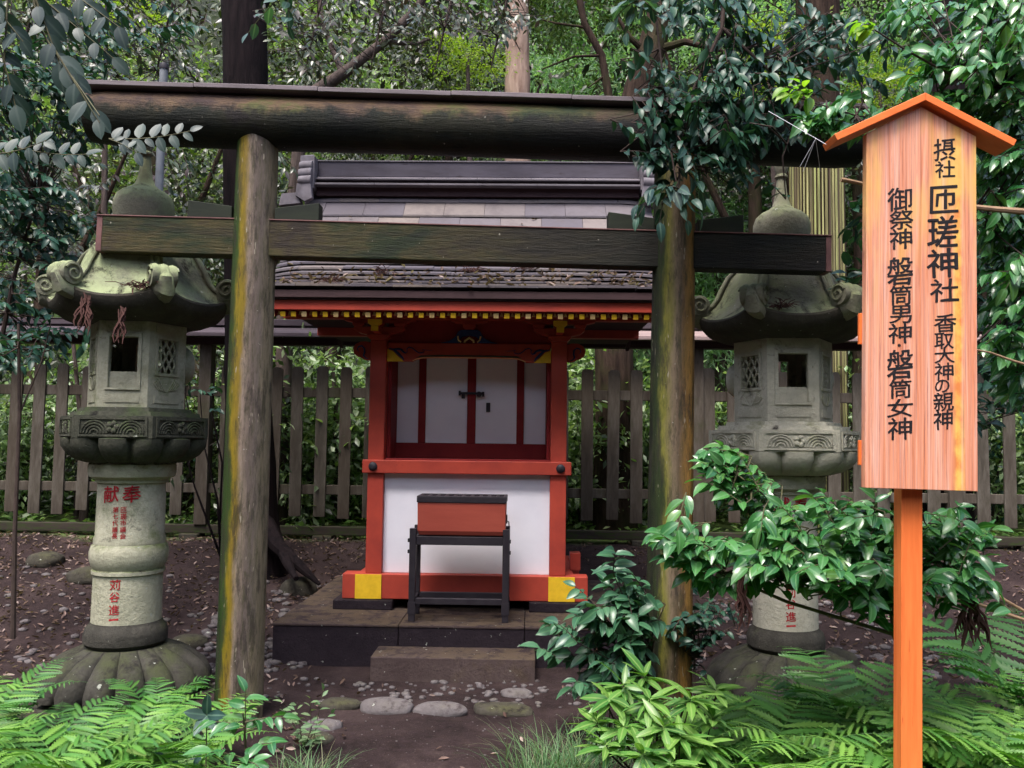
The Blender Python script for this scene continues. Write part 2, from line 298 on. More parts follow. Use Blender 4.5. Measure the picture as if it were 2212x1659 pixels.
# ------------------------------------------------------------------ mesh helpers
class MB:
    def __init__(s): s.v = []; s.f = []; s.sm = []
    def add(s, vs, fs, smooth=False):
        o = len(s.v); s.v += [tuple(p) for p in vs]; s.f += [tuple(i + o for i in f) for f in fs]; s.sm += [smooth] * len(fs); return s
    def box(s, x0, x1, y0, y1, z0, z1, M=None):
        vs = [Vector((x, y, z)) for z in (z0, z1) for x, y in ((x0, y0), (x1, y0), (x1, y1), (x0, y1))]
        if M: vs = [M @ p for p in vs]
        return s.add(vs, [(3, 2, 1, 0), (4, 5, 6, 7), (0, 1, 5, 4), (1, 2, 6, 5), (2, 3, 7, 6), (3, 0, 4, 7)])
    def prism(s, poly, a, b, axis='y', M=None, smooth=False):
        """poly: 2-D outline; extruded from a to b along the axis (y: outline in x,z; x: outline in y,z; z: outline in x,y)"""
        n = len(poly)
        def P(u, w, t): return Vector((u, t, w)) if axis == 'y' else Vector((t, u, w)) if axis == 'x' else Vector((u, w, t))
        vs = [P(u, w, a) for u, w in poly] + [P(u, w, b) for u, w in poly]
        if M: vs = [M @ p for p in vs]
        fs = [tuple(range(n)), tuple(range(2 * n - 1, n - 1, -1))] + [(i, i + n, (i + 1) % n + n, (i + 1) % n) for i in range(n)]
        return s.add(vs, fs, smooth)
    def tube(s, pts, rad, n=10, caps=True, sq=1.0):
        pts = [Vector(p) for p in pts]; k = len(pts)
        if not hasattr(rad, '__len__'): rad = [rad] * k
        vs = []; up = None
        for i, p in enumerate(pts):
            t = (pts[min(i + 1, k - 1)] - pts[max(i - 1, 0)]).normalized()
            if up is None: up = t.orthogonal().normalized()
            up = (up - t * up.dot(t)); up = up.normalized() if up.length > 1e-6 else t.orthogonal().normalized()
            w = t.cross(up)
            for j in range(n):
                a = 2 * math.pi * j / n
                vs.append(p + (up * math.cos(a) + w * math.sin(a) * sq) * rad[i])
        fs = [(i * n + j, i * n + (j + 1) % n, (i + 1) * n + (j + 1) % n, (i + 1) * n + j) for i in range(k - 1) for j in range(n)]
        if caps: fs += [tuple(range(n - 1, -1, -1)), tuple((k - 1) * n + j for j in range(n))]
        return s.add(vs, fs, True)
    def lathe(s, prof, n=48, rf=None, M=None, caps=True, smooth=True):
        vs = []
        for k, (r, z) in enumerate(prof):
            for j in range(n):
                a = 2 * math.pi * j / n; q = rf(a, k, r) if rf else r
                if isinstance(q, tuple): q, zz = q
                else: zz = z
                vs.append(Vector((q * math.sin(a), -q * math.cos(a), zz)))
        if M: vs = [M @ p for p in vs]
        m_ = len(prof)
        fs = [(i * n + j, i * n + (j + 1) % n, (i + 1) * n + (j + 1) % n, (i + 1) * n + j) for i in range(m_ - 1) for j in range(n)]
        if caps: fs += [tuple(range(n - 1, -1, -1)), tuple((m_ - 1) * n + j for j in range(n))]
        return s.add(vs, fs, smooth)
    def build(s, name, material, parent=None, bevel=0, loc=None, M=None, auto=True):
        me = bpy.data.meshes.new(name)
        vs = [M @ Vector(p) for p in s.v] if M else s.v
        me.from_pydata(vs, [], s.f); me.materials.append(MATS[material])
        me.polygons.foreach_set('use_smooth', s.sm); me.update()
        bm = bmesh.new(); bm.from_mesh(me); bmesh.ops.recalc_face_normals(bm, faces=bm.faces)
        if auto:
            for e in bm.edges:
                if len(e.link_faces) == 2 and e.calc_face_angle(0) > R(38): e.smooth = False
        bm.to_mesh(me); bm.free()
        o = bpy.data.objects.new(name, me); COL.objects.link(o)
        if parent: o.parent = parent
        if loc: o.location = loc
        if bevel:
            md = o.modifiers.new('bevel', 'BEVEL'); md.width = bevel; md.segments = 2; md.limit_method = 'ANGLE'; md.angle_limit = R(40)
        return o
def tag(o, label=None, cat=None, group=None, kind=None):
    if label: o['label'] = label
    if cat: o['category'] = cat
    if group: o['group'] = group
    if kind: o['kind'] = kind
    return o
def thing(name, loc, label, cat, rz=0, group=None, rot=None):
    o = bpy.data.objects.new(name, None); COL.objects.link(o); o.location = loc
    o.rotation_euler = rot if rot else (0, 0, rz); o.empty_display_size = .1
    return tag(o, label, cat, group)
def np_mesh(name, V, F, material, parent=None, mid=None, smooth=True, FM=None):
    """V (n,3) array, F list of (m,k) index arrays of one size each"""
    me = bpy.data.meshes.new(name)
    loops = np.concatenate([f.ravel() for f in F]).astype(np.int32)
    sizes = np.concatenate([np.full(len(f), f.shape[1]) for f in F]).astype(np.int32)
    me.vertices.add(len(V)); me.vertices.foreach_set('co', V.astype(np.float32).ravel())
    me.loops.add(len(loops)); me.loops.foreach_set('vertex_index', loops)
    me.polygons.add(len(sizes)); st = np.zeros(len(sizes), np.int32); st[1:] = np.cumsum(sizes)[:-1]
    me.polygons.foreach_set('loop_start', st); me.polygons.foreach_set('loop_total', sizes)
    if smooth: me.polygons.foreach_set('use_smooth', np.ones(len(sizes), bool))
    for mn in ([material] if isinstance(material, str) else material): me.materials.append(MATS[mn])
    if FM is not None: me.polygons.foreach_set('material_index', FM.astype(np.int32))
    me.update(calc_edges=True)
    if mid is not None:
        a = me.attributes.new('mid', 'FLOAT', 'POINT'); a.data.foreach_set('value', mid.astype(np.float32))
    o = bpy.data.objects.new(name, me); COL.objects.link(o)
    if parent: o.parent = parent
    return o

# ================================================================== the ground sheet
def axis(lo, hi, st, far):
    a = list(np.arange(lo, hi + 1e-6, st)); s = st
    l, r = a[0], a[-1]; L_, R_ = [], []
    while r < far: s *= 1.35; r += s; R_.append(r); l -= s; L_.append(l)
    return np.array(L_[::-1] + a + R_)
gx, gy = axis(-5, 5, .05, 400), axis(1.5, 11, .05, 400)
gv = np.array([(x, y, ground_z(x, y)) for y in gy for x in gx])
nx, ny = len(gx), len(gy)
ii, jj = np.meshgrid(np.arange(nx - 1), np.arange(ny - 1))
q = (jj * nx + ii).ravel()
g = np_mesh('ground', gv, [np.stack([q, q + 1, q + nx + 1, q + nx], 1)], 'soil'); tag(g, kind='structure')

# ================================================================== writing
def glyph(ch, size, wide=None, high=None, bold=.02, brush=0.0, seed=0):
    """one character as flat triangles centred on the origin"""
    c = bpy.data.curves.new('glyph', 'FONT'); c.body = ch; c.size = 1; c.resolution_u = 3
    o = bpy.data.objects.new('glyph', c); COL.objects.link(o); bpy.context.view_layer.update()
    me = bpy.data.meshes.new_from_object(o.evaluated_get(bpy.context.evaluated_depsgraph_get()))
    vs = [v.co.copy() for v in me.vertices]; fs = [tuple(p.vertices) for p in me.polygons]
    bpy.data.objects.remove(o); bpy.data.curves.remove(c); bpy.data.meshes.remove(me)
    x0, x1 = min(v.x for v in vs), max(v.x for v in vs); y0, y1 = min(v.y for v in vs), max(v.y for v in vs)
    wide = wide or size; high = high or size
    out = []
    for v in vs:
        if ch == '・': x0, x1, y0, y1 = 0.2, .8, 0, .6
        x = (v.x - (x0 + x1) / 2) / (x1 - x0); y = (v.y - (y0 + y1) / 2) / (y1 - y0 if ch != '一' else .40)
        if brush:
            p = Vector((x * 4 + seed * 3.1, y * 4, seed)); w = noise.noise_vector(p)
            x += brush * w.x; y += brush * w.y + .10 * x * (1 if brush > .02 else 0)
        out.append((x * wide, y * high))
    # a brush is thicker than the letter: the same strokes again, a hair to each side
    n = len(out); o2, f2 = [], []
    for q, (dx, dy) in enumerate(((-bold, 0), (bold, 0), (0, bold * .7), (0, -bold * .7), (0, 0))):
        o2 += [(x + dx * wide, y + dy * high, q) for x, y in out]; f2 += [tuple(i + q * n for i in f) for f in fs]
    return o2, f2

# ================================================================== torii gate
TY = 4.78
torii = thing('torii_gate', (-.3, TY, 0), 'dark mossy wooden torii gate with two round posts standing in front of the red shrine', 'torii gate')
def place_axis(o, parent, p0, p1, up='Z'):
    """o is modelled along its own z (post) or x (beam) from p0 to p1"""
    d = (Vector(p1) - Vector(p0)).normalized()
    if up == 'Z': rot = Matrix(((1, 0, 0), (0, 1, 0), (0, 0, 1))).to_quaternion(); rot = Vector((0, 0, 1)).rotation_difference(d)
    else: rot = Vector((1, 0, 0)).rotation_difference(d)
    o.location = Vector(p0) - parent.location; o.rotation_mode = 'QUATERNION'; o.rotation_quaternion = rot
for p0, p1, mname in (((-1.469, TY, -.1), (-1.466, TY, 3.30), 'gate_post_left'), ((.870, TY, -.1), (.915, TY, 3.24), 'gate_post_right')):
    L = (Vector(p1) - Vector(p0)).length; b = MB(); n = 40; K = 26
    vs = []
    for k in range(K + 1):
        z = L * k / K; r = .129 - .014 * k / K
        for j in range(n):
            a = 2 * math.pi * j / n
            rr = r * (1 + .012 * math.cos(8 * a)) * (1 + .018 * noise.noise(Vector((math.cos(a) * 1.5, math.sin(a) * 1.5, z * 1.3 + p0[0] * 5))))
            vs.append((rr * math.cos(a), rr * math.sin(a), z))
    fs = [(i * n + j, i * n + (j + 1) % n, (i + 1) * n + (j + 1) % n, (i + 1) * n + j) for i in range(K) for j in range(n)]
    b.add(vs, fs, True); o = b.build('pillar', mname, torii); place_axis(o, torii, p0, p1)
    if mname.endswith('left'): o['label'] = 'round wooden post with dark green and ochre streaks'
    else: o['label'] = 'round wooden post with an ochre right side'
p0, p1 = Vector((-2.41, TY, 3.322)), Vector((1.955, TY, 3.236)); L = (p1 - p0).length
b = MB(); n = 40; vs = []; K = 40
for k in range(K + 1):
    for j in range(n):
        a = 2 * math.pi * j / n; r = .152 * (1 + .03 * noise.noise(Vector((math.cos(a), math.sin(a), k * .12)))) - (.012 if k in (0, K) else 0)
        vs.append((L * k / K, r * math.cos(a) * 1.05, r * math.sin(a)))
fs = [(i * n + j, i * n + (j + 1) % n, (i + 1) * n + (j + 1) % n, (i + 1) * n + j) for i in range(K) for j in range(n)] + [tuple(range(n)), tuple(K * n + j for j in range(n))]
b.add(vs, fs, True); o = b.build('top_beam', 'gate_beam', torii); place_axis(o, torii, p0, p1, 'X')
cp = MB()
xs = [0, .62, 1.31, 2.05, 2.72, 3.5, L]
for i in range(6):
    dz = .003 * (i % 2)
    cp.prism([(-.155, .132 + dz), (-.155, .158 + dz), (0, .186 + dz), (.155, .158 + dz), (.155, .132 + dz)], xs[i] + .001, xs[i + 1] - .001, 'x')
o2 = cp.build('cap_board', 'beam_cap', torii, .003); place_axis(o2, torii, p0, p1, 'X')
p0, p1 = Vector((-2.335, TY, 2.640)), Vector((1.777, TY, 2.573)); L = (p1 - p0).length
o = MB().box(.032, L - .032, -.062, .062, -.103, .098).build('tie_beam', 'gate_tie_beam', torii, .006); place_axis(o, torii, p0, p1, 'X')
e = MB().box(0, .0315, -.060, .060, -.101, .098).box(L - .0315, L, -.060, .060, -.101, .098).box(0, L, -.066, .066, .0985, .106)
o = e.build('beam_trim', 'beam_end', torii, .002); place_axis(o, torii, p0, p1, 'X')
for xa, xb, near in ((-1.835, -1.585, 1), (-1.345, -1.095, 0), (.530, .790, 1), (1.035, 1.29, 0)):
    zt = 2.640 + (xa + 2.335) / (1.777 + 2.335) * (2.573 - 2.640) + .108
    h0, h1 = (.098, .066) if near else (.066, .098)
    o = MB().prism([(xa, zt), (xb, zt - .004), (xb, zt + h1), (xa, zt + h0)], -.048, .048, 'y').build('wedge', 'wedge_wood', torii, .004, M=Matrix.Translation((.3, 0, 0)))

# ================================================================== stone lanterns
def hexr(a):
    am = (math.degrees(a) + 30) % 60 - 30
    return math.cos(R(30)) / math.cos(R(am)), abs(am) / 30
def hexprism(b, Rc, z0, z1, Rc1=None):
    Rc1 = Rc1 or Rc
    vs = [(r_ * math.sin(R(30 + 60 * k)), -r_ * math.cos(R(30 + 60 * k)), z) for r_, z in ((Rc, z0), (Rc1, z1)) for k in range(6)]
    b.add(vs, [(5, 4, 3, 2, 1, 0), (6, 7, 8, 9, 10, 11)] + [(i, (i + 1) % 6, (i + 1) % 6 + 6, i + 6) for i in range(6)])
def lantern(loc, rz, label, st, stray, sroof, pieces, wide=1.0):
    t = thing('stone_lantern', loc, label, 'stone lantern', R(rz), 'stone lanterns either side of the torii gate')
    def petal(n, amp): return lambda a, k, r: r * (1 + amp * abs(math.cos(n * a / 2)) ** .6 - amp * .5)
    # base
    b = MB(); hexprism(b, .54, -.25, .03)
    b.lathe([(.41, .03), (.445, .06), (.45, .11), (.415, .18), (.33, .25), (.25, .30)], 192, lambda a, k, r: r * (1 + (.20 if 0 < k < 5 else .06) * abs(math.cos(8 * a)) ** .5 - .12))
    b.lathe([(.205, .30), (.228, .325), (.230, .37), (.218, .41), (.200, .425), (.195, .44)], 56)
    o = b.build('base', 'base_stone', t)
    # shaft with rings
    b = MB().lathe([(.222, .435), (.219, .71), (.231, .715), (.232, .735), (.222, .742), (.238, .765), (.250, .80), (.251, .84), (.240, .875), (.226, .885), (.228, .915), (.219, .93), (.216, 1.235), (.232, 1.24), (.234, 1.258), (.245, 1.262), (.272, 1.275), (.281, 1.31), (.279, 1.345), (.262, 1.36)], 56)
    b.v = [(x * .865, y * .865, z) for x, y, z in b.v]
    b.build('shaft', st, t)
    # tray with petals and carved panels
    b = MB()
    b.lathe([(.26, 1.355), (.315, 1.37), (.365, 1.40), (.402, 1.45), (.405, 1.495), (.36, 1.50)], 96, lambda a, k, r: r * (1 + .17 * abs(math.cos(6 * a)) ** .45 - .11) * (.5 + .5 * (hexr(a)[0] + .10)))
    hexprism(b, .455, 1.497, 1.622); hexprism(b, .405, 1.622, 1.648, .395); hexprism(b, .352, 1.648, 1.672, .345)
    for k in range(6):
        M = Matrix.Rotation(R(60 * k), 4, 'Z'); d = -.455 * math.cos(R(30))
        for u0, u1, z0, z1 in ((-.2, .2, 1.600, 1.612), (-.2, .2, 1.505, 1.516), (-.2, -.185, 1.516, 1.600), (.185, .2, 1.516, 1.600)):
            b.box(u0, u1, d - .008, d + .01, z0, z1, M)
        for u in (-.105, .105):
            for rr in (.022, .040, .058, .074):
                b.tube([M @ Vector((u + rr * math.cos(a), d - .003, 1.524 + rr * math.sin(a) * .92)) for a in np.linspace(0, math.pi, 9)], .0055, 6)
        for a in range(5):
            b.lathe([(.001, -.012), (.014, -.006), (.018, .004)], 8, M=M @ Matrix.Translation((.022 * math.cos(a * 1.257), d - .004, 1.558 + .022 * math.sin(a * 1.257))) @ Matrix.Rotation(R(90), 4, 'X') @ Matrix.Scale(-1, 4))
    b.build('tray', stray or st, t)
    # fire box, six faces
    RB, H, Z0 = .298, .50, 1.672; AP = RB * math.cos(R(30)); W2 = RB / 2
    b = MB()
    for k in range(6):
        M = Matrix.Translation((0, 0, Z0)) @ Matrix.Rotation(R(60 * k), 4, 'Z'); o_, i_ = -AP, -AP + .034
        win = k in (0, 3)
        hu, hz0, hz1 = (.084, .112, .402) if win else (.078, .205, .40)
        b.box(-W2, -hu, o_, i_, 0, H, M).box(hu, W2, o_, i_, 0, H, M).box(-hu, hu, o_, i_, 0, hz0, M).box(-hu, hu, o_, i_, hz1, H, M)
        b.box(-.10, .10, o_ - .005, o_ + .01, .440, .484, M).box(-.10, .10, o_ - .005, o_ + .01, .028, .072, M)
        if win:
            for q_ in ((-.106, -.086, .10, .424), (.086, .106, .10, .424), (-.086, .086, .404, .424), (-.086, .086, .10, .114)):
                b.box(q_[0], q_[1], o_ - .010, o_ + .01, q_[2], q_[3], M)
            b.box(-.0845, .0845, o_ + .012, o_ + .030, .1125, .205, M)
        else:
            lat = MB()
            for q_ in ((-.098, -.080, .188, .418), (.080, .098, .188, .418), (-.080, .080, .402, .418), (-.080, .080, .188, .204)):
                b.box(q_[0], q_[1], o_ - .006, o_ + .01, q_[2], q_[3], M)
            for s_ in (-1, 1):
                for c0 in np.arange(-.42, .42, .052):
                    # line x = c0 + s*(z-.3)*.62 clipped to the opening
                    za, zb = .205, .40; p = []
                    for z_ in np.linspace(za, zb, 40):
                        x_ = c0 + s_ * (z_ - .3) * .62
                        if -.078 <= x_ <= .078: p.append((x_, z_))
                    if len(p) > 3: lat.tube([M @ Vector((p[0][0], o_ + .012, p[0][1])), M @ Vector((p[-1][0], o_ + .012, p[-1][1]))], .0075, 4)
            lat.build('lattice', st, t)
            if k in (1, 5):   # carved lotus leaf below the lattice
                for s_ in (-1, 1):
                    for q_ in range(4):
                        b.tube([M @ Vector((s_ * (.012 + .018 * q_ + .055 * math.sin(a) * (1 - q_ * .12)), o_ - .002, .094 + .078 * (1 - q_ * .18) * math.sin(a * .9) + .004 * q_)) for a in np.linspace(.1, 2.2, 8)], .006, 6)
            else:
                b.lathe([(.001, .095), (.05, .092), (.09, .078), (.115, .045), (.12, 0)], 24, M=M @ Matrix.Translation((0, o_ + .002, .27)) @ Matrix.Rotation(R(90), 4, 'X'))
    b.build('fire_box', st, t, .0025)
    # roof with scrolled corners
    b = MB(); prof = [(.09, 2.665), (.20, 2.655), (.272, 2.625), (.328, 2.57), (.366, 2.50), (.396, 2.432), (.428, 2.375), (.465, 2.333), (.500, 2.302), (.535, 2.285), (.543, 2.272), (.535, 2.240), (.50, 2.205), (.43, 2.180), (.36, 2.168), (.22, 2.165)]
    def rf(a, k, r):
        h, q_ = hexr(a); w = min(max((r - .12) / .25, 0), 1); q3 = q_ ** 2.5
        lift = .065 * q3 * min(max((r - .40) / .13, 0), 1)
        return (r * (1 - w + w * (h * .97 + .03)), prof[k][1] + lift)
    b.lathe(prof[:10], 96, rf, caps=False)
    e_ = MB().lathe(prof[9:], 96, lambda a, k, r: rf(a, k + 9, r), caps=False)
    e_.build('eave', 'under_stone', t)  # underside shade put into a darker, stained stone colour
    for k in range(6):
        a0 = R(30 + 60 * k); dr = Vector((math.sin(a0), -math.cos(a0), 0)); tg = Vector((math.cos(a0), math.sin(a0), 0))
        for s_ in (-1, 0, 1):
            pts = [dr * (r_ + .002) + tg * s_ * .030 * (1 - .3 * i / 7) + Vector((0, 0, z_ + (.006 if s_ else .0) + .065 * min(max((r_ - .40) / .13, 0), 1))) for i, (r_, z_) in enumerate(prof[0:8])]
            b.tube(pts, .011 if s_ else .020, 8)
        c = dr * .515 + Vector((0, 0, 2.392))
        # ribbed scroll lying across the corner
        vs = []; n = 24; sec = [(-.068, .048), (-.066, .062), (-.045, .068), (-.024, .060), (-.020, .064), (0, .070), (.020, .064), (.024, .060), (.045, .068), (.066, .062), (.068, .048)]
        for u, r_ in sec:
            for j in range(n):
                a = 2 * math.pi * j / n
                vs.append(c + tg * u + dr * r_ * math.cos(a) + Vector((0, 0, r_ * math.sin(a))))
        fs = [(i * n + j, i * n + (j + 1) % n, (i + 1) * n + (j + 1) % n, (i + 1) * n + j) for i in range(len(sec) - 1) for j in range(n)] + [tuple(range(n)), tuple((len(sec) - 1) * n + j for j in range(n))]
        b.add(vs, fs, True)
        # the neck below it
        b.tube([dr * .47 + Vector((0, 0, 2.31)), dr * .535 + Vector((0, 0, 2.33)), dr * .560 + Vector((0, 0, 2.385)), dr * .545 + Vector((0, 0, 2.42))], [.05, .052, .035, .02], 12, sq=1.5)
        for s_ in (-1, 1):
            b.tube([c + tg * s_ * .070 + dr * (-(.010 + .044 * f_) * math.cos(f_ * 9)) + Vector((0, 0, (.010 + .044 * f_) * math.sin(f_ * 9))) for f_ in np.linspace(0, 1, 26)], .0075, 6)
    b.build('roof', sroof, t)
    # onion finial
    MB().lathe([(.11, 2.60), (.135, 2.64), (.125, 2.68), (.115, 2.70), (.145, 2.74), (.166, 2.81), (.175, 2.87), (.173, 2.915), (.158, 2.955), (.125, 2.985), (.085, 3.005), (.058, 3.03), (.044, 3.07), (.034, 3.13), (.028, 3.205), (.040, 3.215), (.040, 3.225), (.030, 3.235), (.036, 3.255), (.046, 3.285), (.040, 3.32), (.012, 3.345)], 40).build('finial', sroof, t)
    # painted inscription wrapped round the shaft
    b = MB()
    for i, (ch, u, z, s_) in enumerate(pieces):
        vs, fs = glyph(ch, s_, bold=.014, brush=.03, seed=i)
        b.add([((.1922 + q * .00025) * math.sin((u + x) / .19), -(.1922 + q * .00025) * math.cos((u + x) / .19), z + y) for x, y, q in vs], fs)
    o = b.build('inscription', 'red_ink', t, auto=False)
    for ch in t.children:
        if ch.name.split('.')[0] in ('tray', 'fire_box', 'lattice'): ch.scale = (wide, wide, 1)
    return t
INS = [('献', -.058, 1.178, .092), ('奉', .058, 1.180, .095)]
for i, ch in enumerate('匝瑳市議会'): INS.append((ch, .020, 1.090 - .037 * i, .032))
for i, ch in enumerate('第七代議長'): INS.append((ch, -.024, 1.090 - .037 * i, .032))
INS += [('苅', -.010, .668, .058), ('谷', -.010, .600, .055), ('進', -.010, .528, .056), ('一', -.010, .474, .052)]
L1 = lantern((-2.240, 5.10, 0.0), 6, 'tall mossy stone lantern with dark tray left of the torii gate', 'lantern_stone_mossy', 'lantern_tray_dark', 'lantern_roof_mossy', INS, .93)
L2 = lantern((1.682, 5.30, -.03), -5, 'tall pale grey stone lantern behind the glossy bush, between torii post and signboard', 'lantern_stone_grey', None, 'lantern_roof_brown', INS)

# ================================================================== shrine
YAW = R(-1.1)
SO = Vector((-.3038 - .022, 6.34, 0))
def shrine_pt(x, y, z): return SO + Matrix.Rotation(YAW, 3, 'Z') @ Vector((x, y, z))
pf = thing('stone_platform', shrine_pt(0, 0, 0), 'wide low dark stone platform carrying the red shrine', 'platform', YAW)
b = MB()
xs = [-1.24, -.40, .44, 1.32]
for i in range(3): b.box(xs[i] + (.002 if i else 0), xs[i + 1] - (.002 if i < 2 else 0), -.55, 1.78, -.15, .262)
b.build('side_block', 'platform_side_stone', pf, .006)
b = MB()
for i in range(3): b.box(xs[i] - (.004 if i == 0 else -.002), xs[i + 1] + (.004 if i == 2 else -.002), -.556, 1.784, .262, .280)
b.build('top_slab', 'platform_stone', pf, .005)
st = thing('stone_step', shrine_pt(-.01, -.70, 0), 'single low stone step in front of the shrine platform', 'step', YAW)
MB().box(-.52, .52, -.145, .145, -.10, .142).build('block', 'platform_stone', st, .008)
for x0, x1, lab in ((-.95, -.52, 'flat dark stone block under the left corner of the red shrine'), (.47, .93, 'flat dark stone block under the right corner of the red shrine')):
    f = thing('foundation_block', shrine_pt((x0 + x1) / 2, .1, .28), lab, 'stone block', YAW)
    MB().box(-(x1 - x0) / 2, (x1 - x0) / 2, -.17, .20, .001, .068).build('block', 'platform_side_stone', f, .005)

sh = thing('shrine_building', shrine_pt(0, 0, .28), 'small vermilion and white wooden shrine with layered board roof on the stone platform', 'shrine', YAW)
def part(b, name, m_, bevel=.004, parent=None, **k): return b.build(name, m_, parent or sh, bevel, M=Matrix.Translation((0, 0, -.28)), **k)
# base beams with yellow ends
part(MB().box(-.895, .895, -.02, .13, .350, .530).box(-.895, .895, 1.02, 1.17, .350, .530), 'base_beam', 'vermilion', .006)
for s_ in (-1, 1): part(MB().box(*sorted((s_ * .798, s_ * .610)), -.026, 1.19, .354, .526), 'side_beam', 'vermilion', .004)
for s_ in (-1, 1): part(MB().box(*sorted((s_ * .800, s_ * .608)), -.030, -.0265, .352, .528), 'yellow_end_plate', 'yellow', .001)
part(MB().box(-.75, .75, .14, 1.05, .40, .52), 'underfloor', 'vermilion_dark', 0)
part(MB().box(.78, .86, .30, .42, .53, .66), 'side_block', 'vermilion', .004)
# posts
for sx_ in (-1, 1):
    for y0 in (.0, 1.03):
        part(MB().box(*sorted((sx_ * .733, sx_ * .615)), y0, y0 + .118, .530, 2.25), 'post', 'vermilion', .006)
# lower white panel and side walls
part(MB().box(-.614, .614, .05, .075, .531, 1.262), 'lower_panel', 'white_board', .003)
for sx_ in (-1, 1):
    part(MB().box(*sorted((sx_ * .700, sx_ * .680)), .119, 1.029, .531, 1.262), 'side_panel', 'white_board', .002)
    part(MB().box(*sorted((sx_ * .700, sx_ * .680)), .40, 1.029, 1.36, 2.25), 'side_panel', 'white_board', .002)
part(MB().box(-.61, .61, 1.05, 1.08, .531, 2.25), 'back_panel', 'white_board', .002)
# middle beam with studs
mbm = part(MB().box(-.770, .770, -.022, .140, 1.262, 1.360).box(-.752, -.66, .141, 1.17, 1.268, 1.354).box(.66, .752, .141, 1.17, 1.268, 1.354), 'middle_beam', 'vermilion', .006)
for sx_ in (-1, 1):
    part(MB().lathe([(.031, 0), (.033, .006), (.028, .014), (.016, .020), (.001, .022)], 24, M=Matrix.Translation((sx_ * .690, -.022, 1.312)) @ Matrix.Rotation(R(90), 4, 'X')), 'stud', 'black_metal', 0, mbm)
# recess
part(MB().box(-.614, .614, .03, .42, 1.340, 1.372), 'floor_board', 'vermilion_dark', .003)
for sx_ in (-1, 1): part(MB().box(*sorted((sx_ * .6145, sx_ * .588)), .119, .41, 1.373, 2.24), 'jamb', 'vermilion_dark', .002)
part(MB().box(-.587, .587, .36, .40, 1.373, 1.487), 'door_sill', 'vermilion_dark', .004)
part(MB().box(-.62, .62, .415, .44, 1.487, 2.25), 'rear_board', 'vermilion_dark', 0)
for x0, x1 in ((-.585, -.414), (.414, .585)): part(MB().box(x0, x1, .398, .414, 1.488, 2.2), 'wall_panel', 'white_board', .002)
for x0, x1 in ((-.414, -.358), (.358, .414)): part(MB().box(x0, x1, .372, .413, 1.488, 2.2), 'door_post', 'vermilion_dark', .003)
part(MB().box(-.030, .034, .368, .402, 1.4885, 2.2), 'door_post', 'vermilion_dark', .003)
for x0, x1, inner in ((-.357, -.032, 1), (.036, .357, 0)):
    d_ = part(MB().box(x0, x1, .386, .402, 1.4885, 2.2), 'door', 'white_board', .002)
    w = .016; e_ = (x0, x0 + w) if inner else (x1 - w, x1)
    part(MB().box(e_[0] + .001, e_[1], .380, .3855, 1.489, 2.2), 'edge_strip', 'white_board', .002, d_)
    if not inner: part(MB().box(.118, .150, .377, .3855, 1.735, 1.808), 'keyhole_plate', 'black_metal', .002, d_)
b = MB().box(-.098, .100, .350, .366, 1.870, 1.888).box(-.075, -.048, .352, .3675, 1.838, 1.872)
b.lathe([(.022, -.012), (.022, .012)], 16, M=Matrix.Translation((.062, .352, 1.872)) @ Matrix.Rotation(R(90), 4, 'X')).box(-.098, -.082, .344, .372, 1.862, 1.898).box(.085, .103, .345, .372, 1.855, 1.892)
part(b, 'latch', 'black_metal', .002)
# rainbow beam: arched underside, painted scrolls
top = [(-.612, 2.238), (.612, 2.238)]
low = [(.612, 2.098), (.43, 2.098), (.40, 2.112), (.36, 2.124)] + [(x, 2.128) for x in (.2, 0, -.2)] + [(-.36, 2.124), (-.40, 2.112), (-.43, 2.098), (-.612, 2.098)]
part(MB().prism(top + low, .045, .112), 'arched_beam', 'vermilion', .008)
for s_ in (-1, 1):
    part(MB().prism([(s_ * .613, 2.094), (s_ * .487, 2.094), (s_ * .535, 2.135), (s_ * .57, 2.172), (s_ * .613, 2.188)][::s_], .038, .0449), 'yellow_corner', 'yellow', .001)
    sc = MB()
    sc.tube([(s_ * x, .042, z) for x, z in ((.60, 2.192), (.565, 2.185), (.53, 2.155), (.50, 2.125), (.487, 2.105))], [.006, .011, .013, .010, .005], 8, sq=.5)
    sc.tube([(s_ * x, .042, z) for x, z in ((.56, 2.185), (.53, 2.190), (.505, 2.182), (.49, 2.165), (.475, 2.158), (.463, 2.170), (.468, 2.190), (.450, 2.203), (.425, 2.196), (.400, 2.175), (.375, 2.160), (.345, 2.163), (.335, 2.178), (.350, 2.186), (.30, 2.180), (.27, 2.182))], [.012, .012, .012, .011, .008, .006, .008, .009, .009, .009, .008, .007, .005, .004, .003, .001], 8, sq=.5)
    part(sc, 'painted_scroll', 'blue', 0)
    # cloud nose on the outer side of the post
    nz = MB(); c = (s_ * .800, 2.165)
    pts = [(s_ * .7335, 2.232), (s_ * .77, 2.243), (s_ * .815, 2.242), (s_ * .855, 2.222), (s_ * .873, 2.188), (s_ * .865, 2.152), (s_ * .84, 2.13), (s_ * .812, 2.122), (s_ * .79, 2.108), (s_ * .765, 2.102), (s_ * .7335, 2.105)]
    nz.prism(pts, .035, .095); n_ = part(nz, 'cloud_nose', 'vermilion', .008)
    part(MB().tube([(s_ * x, .036, z) for x, z in ((.825, 2.165), (.838, 2.182), (.828, 2.202), (.805, 2.208), (.785, 2.19), (.782, 2.16), (.79, 2.135), (.775, 2.118), (.752, 2.112))], [.003, .007, .010, .013, .014, .014, .012, .009, .004], 8, sq=.5), 'painted_scroll', 'blue', 0, n_)
